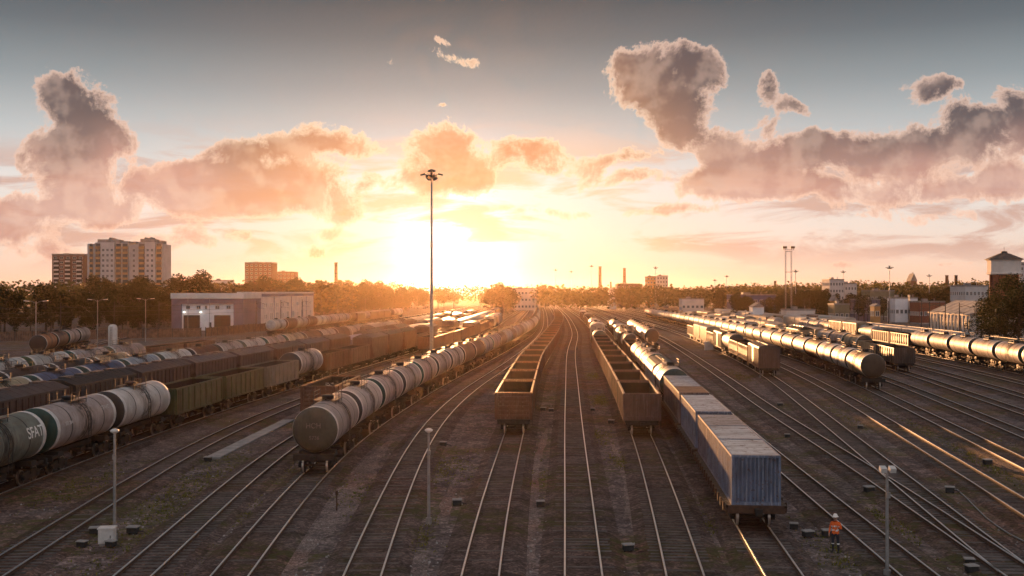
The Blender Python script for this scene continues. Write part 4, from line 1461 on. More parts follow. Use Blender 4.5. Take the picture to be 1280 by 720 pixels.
def bpx(name, label, cat, x0, x1, ytop, Y, wall, d=12, **kw):
    """A building surveyed from the photograph: columns x0..x1, roof row ytop, at distance Y."""
    w = (x1 - x0) / F_PX * Y
    h = CAM_Z + (HORIZON - ytop) / F_PX * Y
    return building(name, label, cat, ((x0 + x1) / 2 - 640) / F_PX * Y, Y, w, d, h, wall, **kw)


# --- towers of flats far left
o = bpx('apartment_tower', 'brown block of flats left of the big pale tower above the wood', 'apartment block', 65, 105, 319, 720, 'brickdark', d=18, cols=5, rows=12, win=(2.2, 1.5), side=False, parapet=1.0)
for k in (-7.5, 0, 7.5):
    b = MB()
    b.span(k - 1.6, k + 1.6, -.9, 0, 3, 34, 0)
    for f in range(11):
        b.span(k - 1.7, k + 1.7, -1.05, -.9, 4 + f * 2.8, 5.1 + f * 2.8, 1)
    part(o, 'balcony_stack', b, [M['gate'], M['panel']])

Y = 600.0
o = tag(empty('apartment_tower', ((154.5 - 640) / F_PX * Y, Y, 0), 0.05), 'tall pale double tower of flats with tan balcony columns above the wood', 'apartment block')
H = CAM_Z + (HORIZON - 303) / F_PX * Y
b = MB()
for (x0, x1, y0, hh) in ((-20.6, -16, 3, H - .6), (-16, -12.5, 1.2, H), (-12.5, -5, 0, H), (-5, 2, 1.6, H - .2), (2, 7.5, 3.2, H - 1.4), (7.5, 11.5, 1.4, H), (11.5, 17, 0, H + .2), (17, 20.6, 2.2, H - .6)):
    b.span(x0, x1 - .02, y0, 20, 0, hh, 0)
part(o, 'wall', b, M['panel'])
for cx, cw, y0 in ((-18.4, 1.8, 3), (-14.2, 2.6, 1.2), (-3.2, 2.8, 1.6), (.4, 2.8, 1.6), (9.4, 3.2, 1.4), (18.6, 2.8, 2.2)):
    b = MB()
    for f in range(13):
        z = 2 + f * 2.85
        b.span(cx - cw / 2, cx + cw / 2, y0 - .9, y0 - .02, z, z + 1.15, 0)
        b.span(cx - cw / 2 + .1, cx + cw / 2 - .1, y0 - .5, y0 - .015, z + 1.17, z + 2.8, 1)
    part(o, 'balcony_stack', b, [M['tan'], M['glass']])
wm = window_mesh(1.3, 1.5, 'front')
for cx, y0 in ((-11, 0), (-8.7, 0), (-6.4, 0), (13.0, 0), (15.4, 0), (4.6, 3.2)):
    for f in range(12):
        link('window', wm, o, (cx, y0, 4 + f * 2.85))
b = MB()
for x0, x1, hh in ((-15.5, -4, 1.9), (-9.3, -8.3, 2.9), (-2.5, 1.5, .9), (7.8, 15.6, 2.2), (10, 10.6, 3.0), (13, 13.3, 3.2), (18.2, 19.6, 1.3), (3, 6, .7)):
    b.span(x0, x1, 4 + hh * .1, 14, H - .3, H + hh, 0)
part(o, 'roof_house', b, M['roofgrey'])
bpx('apartment_tower', 'solitary brown tower of flats standing above the workshop', 'apartment block', 306, 340, 329, 900, 'brickdark', d=20, cols=6, rows=11, win=(1.8, 1.5), side=False, parapet=.9)
bpx('apartment_tower', 'smaller pinkish block of flats right of the solitary brown tower', 'apartment block', 344, 368, 340, 1000, 'brickdark', d=18, cols=5, rows=9, win=(1.8, 1.5), side=False)
bpx('flat_block', 'low white block peeping over the wood beside the tall pale towers', 'apartment block', 262, 286, 351, 700, 'panelpale', d=14, cols=5, rows=5, side=False)

# --- the workshop with two gateways
o = tag(empty('workshop', (-97.5, 350, 0)), 'workshop with a violet portal front, white inner wall and two dark gateways', 'workshop')
b = MB()
b.span(-11.5, -8.4, -.5, 24, 0, 10.2, 0)
b.span(8.4, 11.5, -.5, 24, 0, 10.2, 0)
b.span(-8.4, 8.4, -.5, 24, 8.6, 10.2, 0)
part(o, 'portal', b, M['violet'])
b = MB()
b.span(-8.39, 8.39, .3, 23.8, 0, 8.59, 0)
part(o, 'wall', b, M['whitewall'])
b = MB()
b.span(-11.7, 11.7, -.8, -.2, 10.21, 12.0, 0)
b.span(11.1, 11.72, -.19, 24, 10.21, 12.0, 0)
b.span(-11.7, -11.1, -.19, 24, 10.21, 12.0, 0)
part(o, 'parapet', b, M['panelpale'])
for cx in (-5.2, 4.6):
    g = MB()
    g.span(cx - 2.6, cx + 2.6, .18, .295, .05, 4.9, 0)
    for k in range(1, 5):
        g.span(cx - 2.6, cx + 2.6, .14, .178, k * .97, k * .97 + .06, 1)
    part(o, 'gate', g, [M['gate'], M['darksteel']])
for cx in (-6.4, -3.0, -.6, 3.0, 6.6):
    link('window', window_mesh(1.3 if cx != -.6 else .7, 1.1, 'front'), o, (cx, .3, 7.4))
b = MB()
b.span(.3, 1.1, .2, .296, .05, 2.6, 0)
part(o, 'door', b, M['darksteel'])
for cx in (-7.4, -2.1):
    b = MB()
    b.tube([(cx, .3, 6.0), (cx, -.5, 6.2)], .05, 6, 0)
    b.box((cx, -.6, 6.15), (.5, .35, .14), 0)
    b.lathe_z([(5.72, .001), (5.78, .24), (5.95, .30), (6.08, .24), (6.08, .001)], (cx, -.6), 12, 1)
    part(o, 'wall_lamp', b, [M['darksteel'], M['lamp_on']])

# --- the long pale building running away along the tracks
o = tag(empty('depot_building', (-93.5, 376, 0), 0.012), 'long pale two storey building right of the violet workshop', 'depot')
b = MB()
b.span(-16, 0, 0, 148, 0, 10.6, 0)
part(o, 'wall', b, M['pinkwall'])
b = MB()
b.span(-16.2, .25, -.2, 148.2, 10.62, 11.7, 0)
b.span(-1.2, .3, -.2, 148.2, 11.72, 12.4, 1)
part(o, 'roof', b, [M['violet'], M['panelpale']])
wm, wl = window_mesh(1.5, 1.6, 'right'), window_mesh(1.5, 2.6, 'right')
for k in range(13):
    for dy in (0, 2.6):
        link('window', wm, o, (0, 6 + k * 11 + dy, 7.2))
        link('window', wl if k % 3 else wm, o, (0, 6 + k * 11 + dy, 2.9))
for k in range(4):
    b = MB()
    b.box((-.1, 20 + k * 36, 5.3), (.5, .6, 10.5), 0)
    part(o, 'pilaster', b, M['violet'])


def tall_stack(name, label, x, y, h, r, mat_, cat='chimney', bands=True):
    o = tag(empty(name, (x, y, 0)), label, cat)
    b = MB()
    b.lathe_z([(0, r * 1.6), (h * .1, r * 1.35), (h * .97, r), (h * .975, r * 1.12), (h, r * 1.12), (h, r * .8), (h - 2, r * .8)], seg=14)
    part(o, 'shaft', b, M[mat_])
    b = MB()
    for z in ((h * .5, h * .75, h * .93) if bands else (h * .9,)):
        rr = r * (1.35 - .35 * (z - h * .1) / (h * .87)) + .06
        b.lathe_z([(z, rr), (z + .5, rr)], seg=14)
    part(o, 'ring_gallery', b, M['darksteel'])
    return o


def at_px(px, Y):
    return (px - 640) / F_PX * Y


def top_px(py, Y):
    return CAM_Z + (HORIZON - py) / F_PX * Y


for px, py, Y, r, lab in ((420, 328, 850, 1.2, 'lone chimney above the wood left of the sun'), (750, 333, 1200, 1.5, 'left one of two tall thin chimneys right of the sun'), (780.5, 335, 1200, 1.5, 'right one of two tall thin chimneys right of the sun'),
                          (763.5, 352, 1100, .9, 'short chimney between the two tall thin chimneys'), (1183.5, 344, 800, 1.1, 'left stub of the twin chimneys near the water tower'), (1195, 344, 800, 1.1, 'right stub of the twin chimneys near the water tower'),
                          (969, 351, 900, 1.0, 'short chimney left of the twin legged floodlight mast')):
    tall_stack('chimney', lab, at_px(px, Y), Y, top_px(py, Y), r, 'brickdark')

# --- the middle distance
bpx('warehouse', 'pale blocky warehouse straight ahead where the tracks vanish', 'warehouse', 638, 673, 361, 720, 'pinkwall', d=20, cols=8, rows=3, win=(1.2, 1.5), group=None)
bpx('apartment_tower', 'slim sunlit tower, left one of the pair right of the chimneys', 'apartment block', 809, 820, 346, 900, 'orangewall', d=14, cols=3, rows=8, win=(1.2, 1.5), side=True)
bpx('apartment_tower', 'pale broad tower, right one of the pair right of the chimneys', 'apartment block', 821, 835, 345, 910, 'panel', d=14, cols=4, rows=8, win=(1.2, 1.5), side=True)
bpx('factory_block', 'brown factory block between the chimneys and the tower pair', 'factory', 771, 800, 355, 850, 'brickdark', d=16, cols=6, rows=4)
bpx('house', 'small white house in front of the chimney pair', 'house', 761, 770.5, 364, 760, 'whitewall', d=8, cols=3, rows=2, gable=2.5)
bpx('warehouse', 'long dark blue warehouse behind the white van train', 'warehouse', 919, 970, 369, 560, 'bluewall', d=22, cols=7, rows=2, win=(1.6, 1.2))
bpx('house', 'tiny white house before the dark blue warehouse', 'house', 941, 955, 384, 400, 'whitewall', d=6, cols=2, rows=1, gable=1.6)
bpx('office_block', 'pale grey block among trees right of the twin legged mast', 'office', 1037, 1055, 350, 560, 'panel', d=14, cols=5, rows=5)
bpx('office_block', 'lower grey block beside the pale grey block among trees', 'office', 1056, 1071, 355, 585, 'panel', d=14, cols=4, rows=4)
bpx('shed', 'violet shed with a flat roof behind the van train', 'shed', 1071, 1100, 375, 440, 'violet', d=10, cols=5, rows=1)
bpx('shed', 'long grey roofed shed beneath the tree line', 'shed', 1088, 1118, 364, 540, 'olive', d=14, cols=6, rows=2)
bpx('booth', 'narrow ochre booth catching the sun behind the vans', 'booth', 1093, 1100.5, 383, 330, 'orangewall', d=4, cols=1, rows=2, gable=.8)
bpx('shed', 'wider light blue shed right of the violet shed', 'shed', 1119, 1135, 373, 430, 'whitewall', d=9, cols=3, rows=1)
bpx('shed', 'narrow light blue shed, partner of the wider light blue one', 'shed', 1137.5, 1147, 373, 432, 'whitewall', d=9, cols=2, rows=1)
bpx('shed', 'row of low reddish sheds left of the pale hall', 'shed', 1149, 1181, 378, 420, 'brick', d=10, cols=6, rows=1)
bpx('house', 'two storey grey house just left of the water tower', 'house', 1206, 1236, 358, 430, 'panel', d=12, cols=6, rows=3, rz=.1)
bpx('shed', 'low pale shed at the foot of the twin legged mast', 'shed', 983, 1019, 388, 390, 'pinkwall', d=8, cols=6, rows=1)
bpx('shed', 'olive shed behind the middle of the van train', 'shed', 1043, 1062, 381, 400, 'olive', d=8, cols=3, rows=1)
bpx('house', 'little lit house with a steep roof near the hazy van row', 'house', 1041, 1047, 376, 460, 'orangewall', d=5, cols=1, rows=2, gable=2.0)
bpx('church', 'distant church like silhouette with a stub tower on the right skyline', 'church', 1139, 1146, 351, 900, 'brickdark', d=10, cols=2, rows=3, gable=6.0)
bpx('apartment_tower', 'cut off block of flats at the right edge behind the water tower', 'apartment block', 1275, 1300, 331, 520, 'panel', d=14, cols=5, rows=8, side=False)
bpx('shed', 'flat pale shed by the far tracks under the tower pair', 'shed', 852, 880, 374, 620, 'pinkwall', d=10, cols=5, rows=1)

# --- pale hall with tall windows (its flank runs along the tracks)
o = tag(empty('engine_hall', (114.5, 272, 0), -0.11), 'pale plastered hall with tall narrow windows and a striped low roof', 'hall')
b = MB()
b.span(0, 14, 0, 38, 0, 6.6, 0)
for k in range(12):
    b.box((-.12, .6 + k * 3.3, 3.2), (.24, .8, 6.4), 0)
b.span(-.25, 14.2, -.2, 38.2, 6.3, 6.62, 0)
b.add([(0, -.01, 6.6), (14, -.01, 6.6), (7, -.01, 9.7)], [(0, 1, 2)], 0)
part(o, 'wall', b, M['pinkwall'])
r = MB()
for (a, z0, c, z1) in ((-.6, 6.55, 7, 9.85), (7, 9.85, 14.6, 6.55)):
    for k in range(13):
        y0, y1 = -.6 + k * 3.02, -.6 + (k + 1) * 3.02
        r.loft([[(a, y0, z0), (a, y1 - .04, z0), (c, y1 - .04, z1), (c, y0, z1)], [(a, y0, z0 + .14), (a, y1 - .04, z0 + .14), (c, y1 - .04, z1 + .14), (c, y0, z1 + .14)]], k % 2, True)
part(o, 'roof', r, [M['roofgrey'], M['concrete']])
for k in range(11):
    b = MB()
    y = 2.25 + k * 3.3
    b.span(-.06, -.01, y - .38, y + .38, 1.2, 5.6, 0)
    b.span(-.09, -.062, y - .04, y + .04, 1.2, 5.6, 1)
    for z in (2.3, 3.4, 4.5):
        b.span(-.085, -.062, y - .38, y - .045, z, z + .07, 1)
        b.span(-.085, -.062, y + .045, y + .38, z, z + .07, 1)
    part(o, 'window', b, [M['gate'], M['darksteel']])

# --- water tower
o = tag(empty('water_tower', (135.2, 300, 0), 0.3), 'old water tower with a pale octagonal tank on a red brick shaft', 'water tower')
b = MB()
b.lathe_z([(0, 4.3), (1.2, 4.1), (1.3, 3.8), (17.2, 3.6)], seg=8, smooth=False)
for k in range(8):
    a = pi / 8 + k * pi / 4
    b.box((3.62 * cos(a), 3.62 * sin(a), 9), (.5, .5, 16.5), 0, Matrix.Rotation(a, 3, 'Z'))
part(o, 'shaft', b, M['brick'])
b = MB()
b.lathe_z([(17.0, 3.7), (17.2, 4.45), (17.6, 4.5), (17.75, 4.3), (20.9, 4.3), (21.0, 4.6), (21.2, 4.62)], seg=8, smooth=False)
part(o, 'tank', b, M['pinkwall'])
b = MB()
b.lathe_z([(21.2, 5.0), (21.35, 5.0), (22.9, 1.4), (23.0, .9), (23.5, .8), (23.6, .001)], seg=8, smooth=False)
b.tube([(0, 0, 23.4), (0, 0, 24.8)], .05, 5)
part(o, 'roof', b, M['roofdark'])
for k in range(8):
    a = k * pi / 4
    b = MB()
    c = Vector((3.45 * cos(a), 3.45 * sin(a), 0))
    b.box((c.x, c.y, 12), (.12, 1.0, 2.6), 0, Matrix.Rotation(a, 3, 'Z'))
    b.box((c.x * .99, c.y * .99, 5.5), (.12, 1.0, 2.6), 0, Matrix.Rotation(a, 3, 'Z'))
    part(o, 'window', b, M['gate'])

# --- silo, fence
o = tag(empty('silo', (at_px(141, 235), 235, 0)), 'white upright silo with a rounded top by the left tracks', 'silo')
b = MB()
b.lathe_z([(0, .95), (4.6, .95), (5.0, .85), (5.3, .55), (5.4, .001)], seg=20)
part(o, 'shell', b, M['cabinet'])
b = MB()
for s in (-.2, .2):
    b.tube([(s, -1.02, 0), (s, -1.02, 5.0)], .03, 5)
for k in range(14):
    b.tube([(-.2, -1.02, .3 + k * .34), (.2, -1.02, .3 + k * .34)], .02, 5)
part(o, 'ladder', b, M['darksteel'])


def fence(pts, label, h=2.4):
    o = tag(empty('fence', (*pts[0], 0)), label, 'fence')
    x0, y0 = pts[0]
    b, p = MB(), MB()
    r2 = random.Random(3)
    for i in range(len(pts) - 1):
        a, c = Vector(pts[i]), Vector(pts[i + 1])
        d = c - a
        L = d.length
        rot = Matrix.Rotation(atan2(d.y, d.x), 3, 'Z')
        n = int(L / .55)
        for k in range(n):
            q = a + d * ((k + .5) / n)
            b.box((q.x - x0, q.y - y0, h / 2 + r2.uniform(-.05, .05)), (.47, .06, h), 0, rot)
        for k in range(int(L / 4) + 1):
            q = a + d * (k * 4 / L)
            p.box((q.x - x0, q.y - y0, h / 2 + .1), (.16, .2, h + .2), 0, rot)
    part(o, 'boards', b, M['board'])
    part(o, 'post', p, M['darksteel'])
    return o


fence([(-150, 262), (-118, 278), (-86, 302)], 'dark board fence below the wood at far left')
fence([(-85, 303), (-80, 340), (-74, 372), (-66, 430), (-56, 540)], 'reddish board fence in front of the workshop and the pale long building')

# ------------------------------------------------------------------ trees
def tree_meshes(seed, h, crown_w, n, leaf, lobes=12, slim=1.0):
    r2 = random.Random(seed)
    t = MB()
    t.tube([(0, 0, 0), (.1, 0, h * .25), (-.1, .1, h * .55), (0, 0, h * .85)], [h * .026, h * .02, h * .012, h * .004], 8)
    tips = []
    for k in range(9):
        a = r2.uniform(0, 2 * pi)
        z0 = h * r2.uniform(.2, .6)
        L = crown_w * r2.uniform(.25, .5)
        p1 = (cos(a) * L * .5, sin(a) * L * .5, z0 + h * .08)
        p2 = (cos(a) * L, sin(a) * L, z0 + h * .2)
        t.tube([(0, 0, z0), p1, p2], [h * .009, h * .006, h * .002], 5)
        tips.append(p2)
    trunk = t.mesh('trunk', [M['bark']])
    c = MB()
    balls = [(0, 0, h * .62, crown_w * .34, h * .30)]
    for k in range(lobes):
        a = r2.uniform(0, 2 * pi)
        z = h * r2.uniform(.16, .88)
        rr = crown_w * .5 * (1 - abs(z / h - .52) * 1.25) * r2.uniform(.45, .95)
        s = crown_w * r2.uniform(.13, .24)
        balls.append((cos(a) * rr * slim, sin(a) * rr * slim, z, s, s * r2.uniform(.7, 1.2)))
    tot = sum(q[3] ** 2 for q in balls)
    for (x, y, z, s, sz) in balls:
        for _ in range(int(n * s * s / tot)):
            d = Vector((r2.gauss(0, 1), r2.gauss(0, 1), r2.gauss(0, 1))).normalized() * r2.uniform(.45, 1.06) ** .6
            p = Vector((x + d.x * s, y + d.y * s, z + d.z * sz))
            if p.z < h * .03:
                continue
            q = Matrix.Rotation(r2.uniform(0, 6.3), 3, 'Z') @ Matrix.Rotation(r2.uniform(0, 3.1), 3, 'X')
            l = leaf * r2.uniform(.6, 1.3)
            c.add([p + q @ Vector(v) for v in ((-l * .5, 0, 0), (0, -l * .36, l * .1), (l * .5, 0, 0), (0, l * .36, -.1 * l))], [(0, 1, 2, 3)], 0)
    return trunk, c


TREES = []
for sd, h, w, n, lf in ((1, 17, 12, 3300, .66), (2, 15, 11, 3000, .64), (3, 18, 10, 3000, .66), (4, 14, 12, 3000, .66), (5, 19, 13, 3700, .70)):
    tk, cr = tree_meshes(sd, h, w, n, lf)
    TREES.append((tk, cr.mesh('crown', [M['leaf']])))


def tree(x, y, k, sc, label, group=None, name='tree'):
    o = tag(empty(name, (x, y, 0), rnd.uniform(0, 6.28)), label, 'tree', group)
    o.scale = (sc, sc, sc * rnd.uniform(.92, 1.06))
    link('trunk', TREES[k][0], o)
    link('crown', TREES[k][1], o)
    return o


def along(pts, t):
    seg = [sqrt((pts[i + 1][0] - pts[i][0]) ** 2 + (pts[i + 1][1] - pts[i][1]) ** 2) for i in range(len(pts) - 1)]
    d = t * sum(seg)
    for i, s in enumerate(seg):
        if d <= s or i == len(seg) - 1:
            f = d / s
            return (pts[i][0] + (pts[i + 1][0] - pts[i][0]) * f, pts[i][1] + (pts[i + 1][1] - pts[i][1]) * f)
        d -= s


rt = random.Random(21)
WOOD = 'trees of the dark wood at left'
for row, (pts, n) in enumerate((([(-300, 300), (-210, 322), (-128, 352), (-120, 470), (-104, 600), (-70, 720)], 58), ([(-330, 330), (-230, 350), (-150, 375), (-138, 480), (-120, 620), (-60, 800)], 44),
                                ([(-360, 370), (-250, 390), (-165, 420), (-150, 540), (-110, 740), (-40, 860)], 44))):
    for i in range(n):
        x, y = along(pts, (i + rt.uniform(-.3, .3) + .5) / n)
        tree(x + rt.uniform(-4, 4), y + rt.uniform(-6, 6), rt.randrange(5), rt.uniform(.82, 1.08), 'leafy tree in the dark wood behind the left tracks', WOOD)
for i, (px, py, Y) in enumerate(((221, 345, 420), (256, 345.5, 430))):
    tree(at_px(px, Y), Y, 2, top_px(py, Y) / 18.5, ['single taller tree poking up right of the pale double tower', 'taller tree poking up above the workshop roof'][i])
for i in range(120):
    x, y = along([(-290, 285), (-205, 306), (-124, 336), (-117, 450), (-101, 590), (-66, 700)], (i + rt.uniform(-.4, .4) + .5) / 120)
    o = tree(x + rt.uniform(-2, 2), y + rt.uniform(-3, 3), rt.choice((1, 3)), rt.uniform(.42, .68), 'low dense bush at the foot of the dark wood behind the left tracks', 'bushes at the foot of the dark wood', 'bush')
    o['category'] = 'bush'
KNOLL = 'trees of the clump left of the vanishing tracks'
for px, py, Y, k in ((613, 359, 600, 0), (618, 357, 605, 1), (624, 354, 610, 4), (629, 353, 600, 0), (634, 356, 605, 3), (640, 361, 640, 1)):
    tree(at_px(px, Y), Y, k, top_px(py, Y) / (17, 15, 18, 14, 19)[k], 'tree of the sunlit clump left of the vanishing tracks', KNOLL)
BT, BC = tree_meshes(9, 17, 14, 9000, .42, 20)
TREES.append((BT, BC.mesh('crown', [M['leaf']])))
for px, py, Y, k, lab in ((1258, 340, 250, 5, 'big dark leafy tree in front of the water tower'), (1274, 350, 240, 5, 'dark tree at the right edge beside the water tower tree'), (1237, 369, 262, 5, 'low bushy tree at the near end of the pale hall'), (1290, 350, 252, 2, 'dark tree cut off by the right edge of the picture')):
    tree(at_px(px, Y), Y, k, top_px(py, Y) / (17, 15, 18, 14, 19, 17)[k], lab)
MIDT = 'trees standing among the sheds at right'
for px, py, Y in ((958, 372, 470), (1003, 366, 520), (1012, 360, 540), (1024, 362, 530), (1032, 358, 560), (1046, 352, 590), (1063, 366, 520), (1078, 362, 560), (1150, 366, 480), (1164, 362, 500), (1176, 364, 520), (1028, 384, 380), (968, 382, 420), (1200, 356, 620), (1213, 352, 640), (1228, 353, 600), (1040, 347, 620), (1053, 347, 640), *[(rt.uniform(900, 1210), rt.uniform(360, 376), rt.uniform(430, 640)) for _ in range(46)]):
    k = rt.randrange(5)
    tree(at_px(px, Y), Y, k, top_px(py, Y) / (17, 15, 18, 14, 19)[k], 'dark tree standing among the sheds right of the tracks', MIDT)

# the woods of the skyline, too far to tell their trees apart: one mass
fw = MB()
rf = random.Random(31)
def far_tree(x, y, h, w):
    for _ in range(130):
        d = Vector((rf.gauss(0, 1), rf.gauss(0, 1), rf.gauss(0, 1))).normalized() * rf.uniform(.5, 1.05)
        p = Vector((x + d.x * w, y + d.y * w, h * .56 + d.z * h * .44))
        q = Matrix.Rotation(rf.uniform(0, 6.3), 3, 'Z') @ Matrix.Rotation(rf.uniform(0, 3.1), 3, 'X')
        l = rf.uniform(1.1, 2.6)
        fw.add([p + q @ Vector(v) for v in ((-l * .5, 0, 0), (0, -l * .4, 0), (l * .5, 0, 0), (0, l * .4, 0))], [(0, 1, 2, 3)], 0)
for px in range(676, 1310, 4):
    base = 358.5 if px < 900 else (357 if px < 985 else 353)
    for Y in (rf.uniform(660, 820), rf.uniform(820, 1100)):
        py = base + rf.uniform(-3.4, 2.5) + 1.5 * sin(px * .045)
        far_tree(at_px(px, Y), Y, max(9, top_px(py, Y)), rf.uniform(4, 7))
for px in range(430, 680, 5):
    Y = rf.uniform(900, 1150)
    py = (352 if px < 520 else 356.5) + rf.uniform(-1.5, 2.5)
    far_tree(at_px(px, Y), Y, top_px(py, Y), rf.uniform(5, 8))
for px in range(-30, 440, 5):
    Y = rf.uniform(520, 700)
    py = 351 + rf.uniform(-2, 3)
    far_tree(at_px(px, Y), Y, top_px(py, Y), rf.uniform(5, 8))
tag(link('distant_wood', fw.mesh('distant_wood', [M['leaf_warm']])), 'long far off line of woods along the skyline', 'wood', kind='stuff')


# ------------------------------------------------------------------ masts, poles, lamps
def floodlight_mast_meshes():
    s = MB()
    s.tube([(0, 0, 0), (0, 0, .3)], .9, 12)
    s.tube([(0, 0, .3), (0, 0, 12), (0, 0, 33)], [.36, .28, .13], 14)
    crown = MB()
    crown.lathe_z([(32.6, .3), (32.7, 1.05), (32.85, 1.05), (32.9, .3)], seg=16)
    crown.tube([(0, 0, 32.4), (0, 0, 33.7)], .22, 8)
    crown.lathe_z([(33.5, .75), (33.75, .65), (34.0, .001)], seg=12)
    for k in range(6):
        a = k * pi / 3
        crown.tube([(.3 * cos(a), .3 * sin(a), 32.75), (1.3 * cos(a), 1.3 * sin(a), 33.05)], .06, 6)
    lamps = []
    for k in range(6):
        a = k * pi / 3
        L = MB()
        rot = Matrix.Rotation(a, 3, 'Z') @ Matrix.Rotation(R(-25 if k % 3 else 12), 3, 'Y')
        d = 1.55 if k % 3 == 0 else 1.15
        L.box((d * cos(a), d * sin(a), 33.0 if k % 3 == 0 else 32.35), (.85, .5, .26), 0, rot)
        L.box((d * cos(a) + .1 * cos(a), d * sin(a), (33.0 if k % 3 == 0 else 32.35) - .16), (.75, .42, .06), 1, rot)
        lamps.append(L.mesh('floodlight', [M['darksteel'], M['floodlight']]))
    return s.mesh('pole', [M['steel']]), crown.mesh('crown_ring', [M['darksteel']]), lamps


FM = floodlight_mast_meshes()


def floodlight_mast(x, y, h, label, group=None):
    o = tag(empty('floodlight_mast', (x, y, 0)), label, 'floodlight mast', group)
    k = h / 34.0
    o.scale = (max(k, .8), max(k, .8), k)
    link('pole', FM[0], o)
    link('crown_ring', FM[1], o)
    for l in FM[2]:
        link('floodlight', l, o)
    return o


floodlight_mast(at_px(539.5, 190), 190, top_px(211, 190), 'tall slim floodlight mast rising in front of the sun glow')
for px, py, Y, lab in ((694.5, 336, 800, 'hazy floodlight mast just right of the vanishing point'), (714, 338, 820, 'hazy short floodlight mast, second from the vanishing point'), (739.5, 331, 800, 'floodlight mast left of the two thin chimneys'),
                       (819.5, 333, 760, 'floodlight mast in front of the pair of towers'), (994.5, 337, 520, 'slim mast just right of the twin legged mast'), (1112, 332, 430, 'floodlight mast with a round head on the right skyline'),
                       (1054, 338, 620, 'thin mast above the pale grey block among trees'), (893.5, 349, 700, 'thin pole right of the tower pair, left of two'), (908.5, 344, 700, 'thin pole right of the tower pair, right of two'), (1161.5, 343, 600, 'bare thin mast left of the twin chimneys')):
    floodlight_mast(at_px(px, Y), Y, top_px(py, Y), lab)

# twin legged mast
o = tag(empty('floodlight_tower', (at_px(985.5, 400), 400, 0)), 'twin legged lattice floodlight tower right of the yard', 'floodlight tower')
h = top_px(314, 400)
for s in (-1, 1):
    b = MB()
    for dx, dy in ((-.22, -.22), (.22, -.22), (0, .22)):
        b.tube([(s * 1.05 + dx, dy, 0), (s * 1.05 + dx, dy, h)], .045, 5)
    for k in range(int(h)):
        b.tube([(s * 1.05 - .22, -.22, k), (s * 1.05 + .22, -.22, k + 1)], .035, 4)
        b.tube([(s * 1.05 + .22, -.22, k), (s * 1.05, .22, k + 1)], .035, 4)
    part(o, 'leg', b, M['steel'])
b = MB()
for z in (h * .5, h * .72, h - .1):
    b.box((0, 0, z), (2.4, .6, .14), 0)
b.box((0, 0, h + .5), (4.0, 1.4, .12), 0)
part(o, 'platform', b, M['darksteel'])
for s in (-1.8, -1.1, 1.1, 1.8):
    b = MB()
    b.tube([(s, -.3, h + .5), (s, -.3, h + 1.3)], .06, 5)
    b.box((s, -.5, h + 1.4), (.8, .5, .7), 0, Matrix.Rotation(R(25), 3, 'X'))
    part(o, 'floodlight', b, M['darksteel'])


def lamp_post_mesh():
    p, a = MB(), []
    p.tube([(0, 0, 0), (0, 0, .6), (0, 0, 10.6)], [.13, .10, .06], 8)
    for s in (-1, 1):
        L = MB()
        L.tube([(0, 0, 10.2), (s * .6, 0, 10.6), (s * 1.3, 0, 10.7)], .035, 6)
        L.box((s * 1.65, 0, 10.70), (.9, .34, .13), 1, Matrix.Rotation(R(-6 * s), 3, 'Y'))
        a.append(L.mesh('lamp_arm', [M['steel'], M['cabinet']]))
    return p.mesh('pole', [M['steel']]), a


LP = lamp_post_mesh()
LPG = 'double armed lamp posts before the wood'
for i, (px, Y) in enumerate(((45, 200), (122, 240), (182, 270), (235, 310), (262, 330), (343, 360), (377, 400))):
    o = tag(empty('lamp_post', (at_px(px, Y), Y, 0), 0.15), 'double armed lamp post, %s from the left edge before the wood and workshop' % ['first', 'second', 'third', 'fourth', 'fifth', 'sixth', 'seventh'][i], 'lamp post', LPG)
    link('pole', LP[0], o)
    for m in LP[1]:
        link('lamp_arm', m, o)


def small_pole(px, py_base, py_top, label, head):
    x, y = gp(px, py_base)
    h = CAM_Z - (py_top - HORIZON) / F_PX * y
    o = tag(empty('yard_lamp', (x, y, 0)), label, 'lamp post')
    b = MB()
    b.tube([(0, 0, 0), (0, 0, .35)], .16, 10)
    b.tube([(0, 0, .35), (0, 0, h * .5), (0, 0, h)], [.085, .075, .06], 10)
    b.box((0.02, -.10, h * .78), (.16, .12, .25), 0)
    part(o, 'pole', b, M['steel'])
    b = MB()
    if head == 'cap':
        b.lathe_z([(h - .02, .08), (h + .05, .20), (h + .13, .22), (h + .20, .10), (h + .22, .001)], seg=14)
        part(o, 'lamp_head', b, M['cabinet'])
    else:
        b.box((0, 0, h + .02), (.62, .16, .06), 0)
        for s in (-.2, .2):
            b.box((s, -.08, h + .10), (.26, .30, .20), 1, Matrix.Rotation(R(20), 3, 'X'))
        part(o, 'lamp_head', b, [M['steel'], M['cabinet']])
    return o


small_pole(143.5, 676, 541, 'thin grey yard lamp beside the white cabinet at left', 'cap')
small_pole(536, 655, 540, 'thin yard lamp between the tracks in the middle foreground', 'cap')
small_pole(1108.5, 722, 589, 'stout yard lamp with a broad head at lower right', 'bar')
small_pole(950, 473, 399, 'thin dark pole beside the brown boxcar end at right', 'cap')
small_pole(932, 447, 389, 'thin dark pole in front of the gleaming tank train', 'cap')

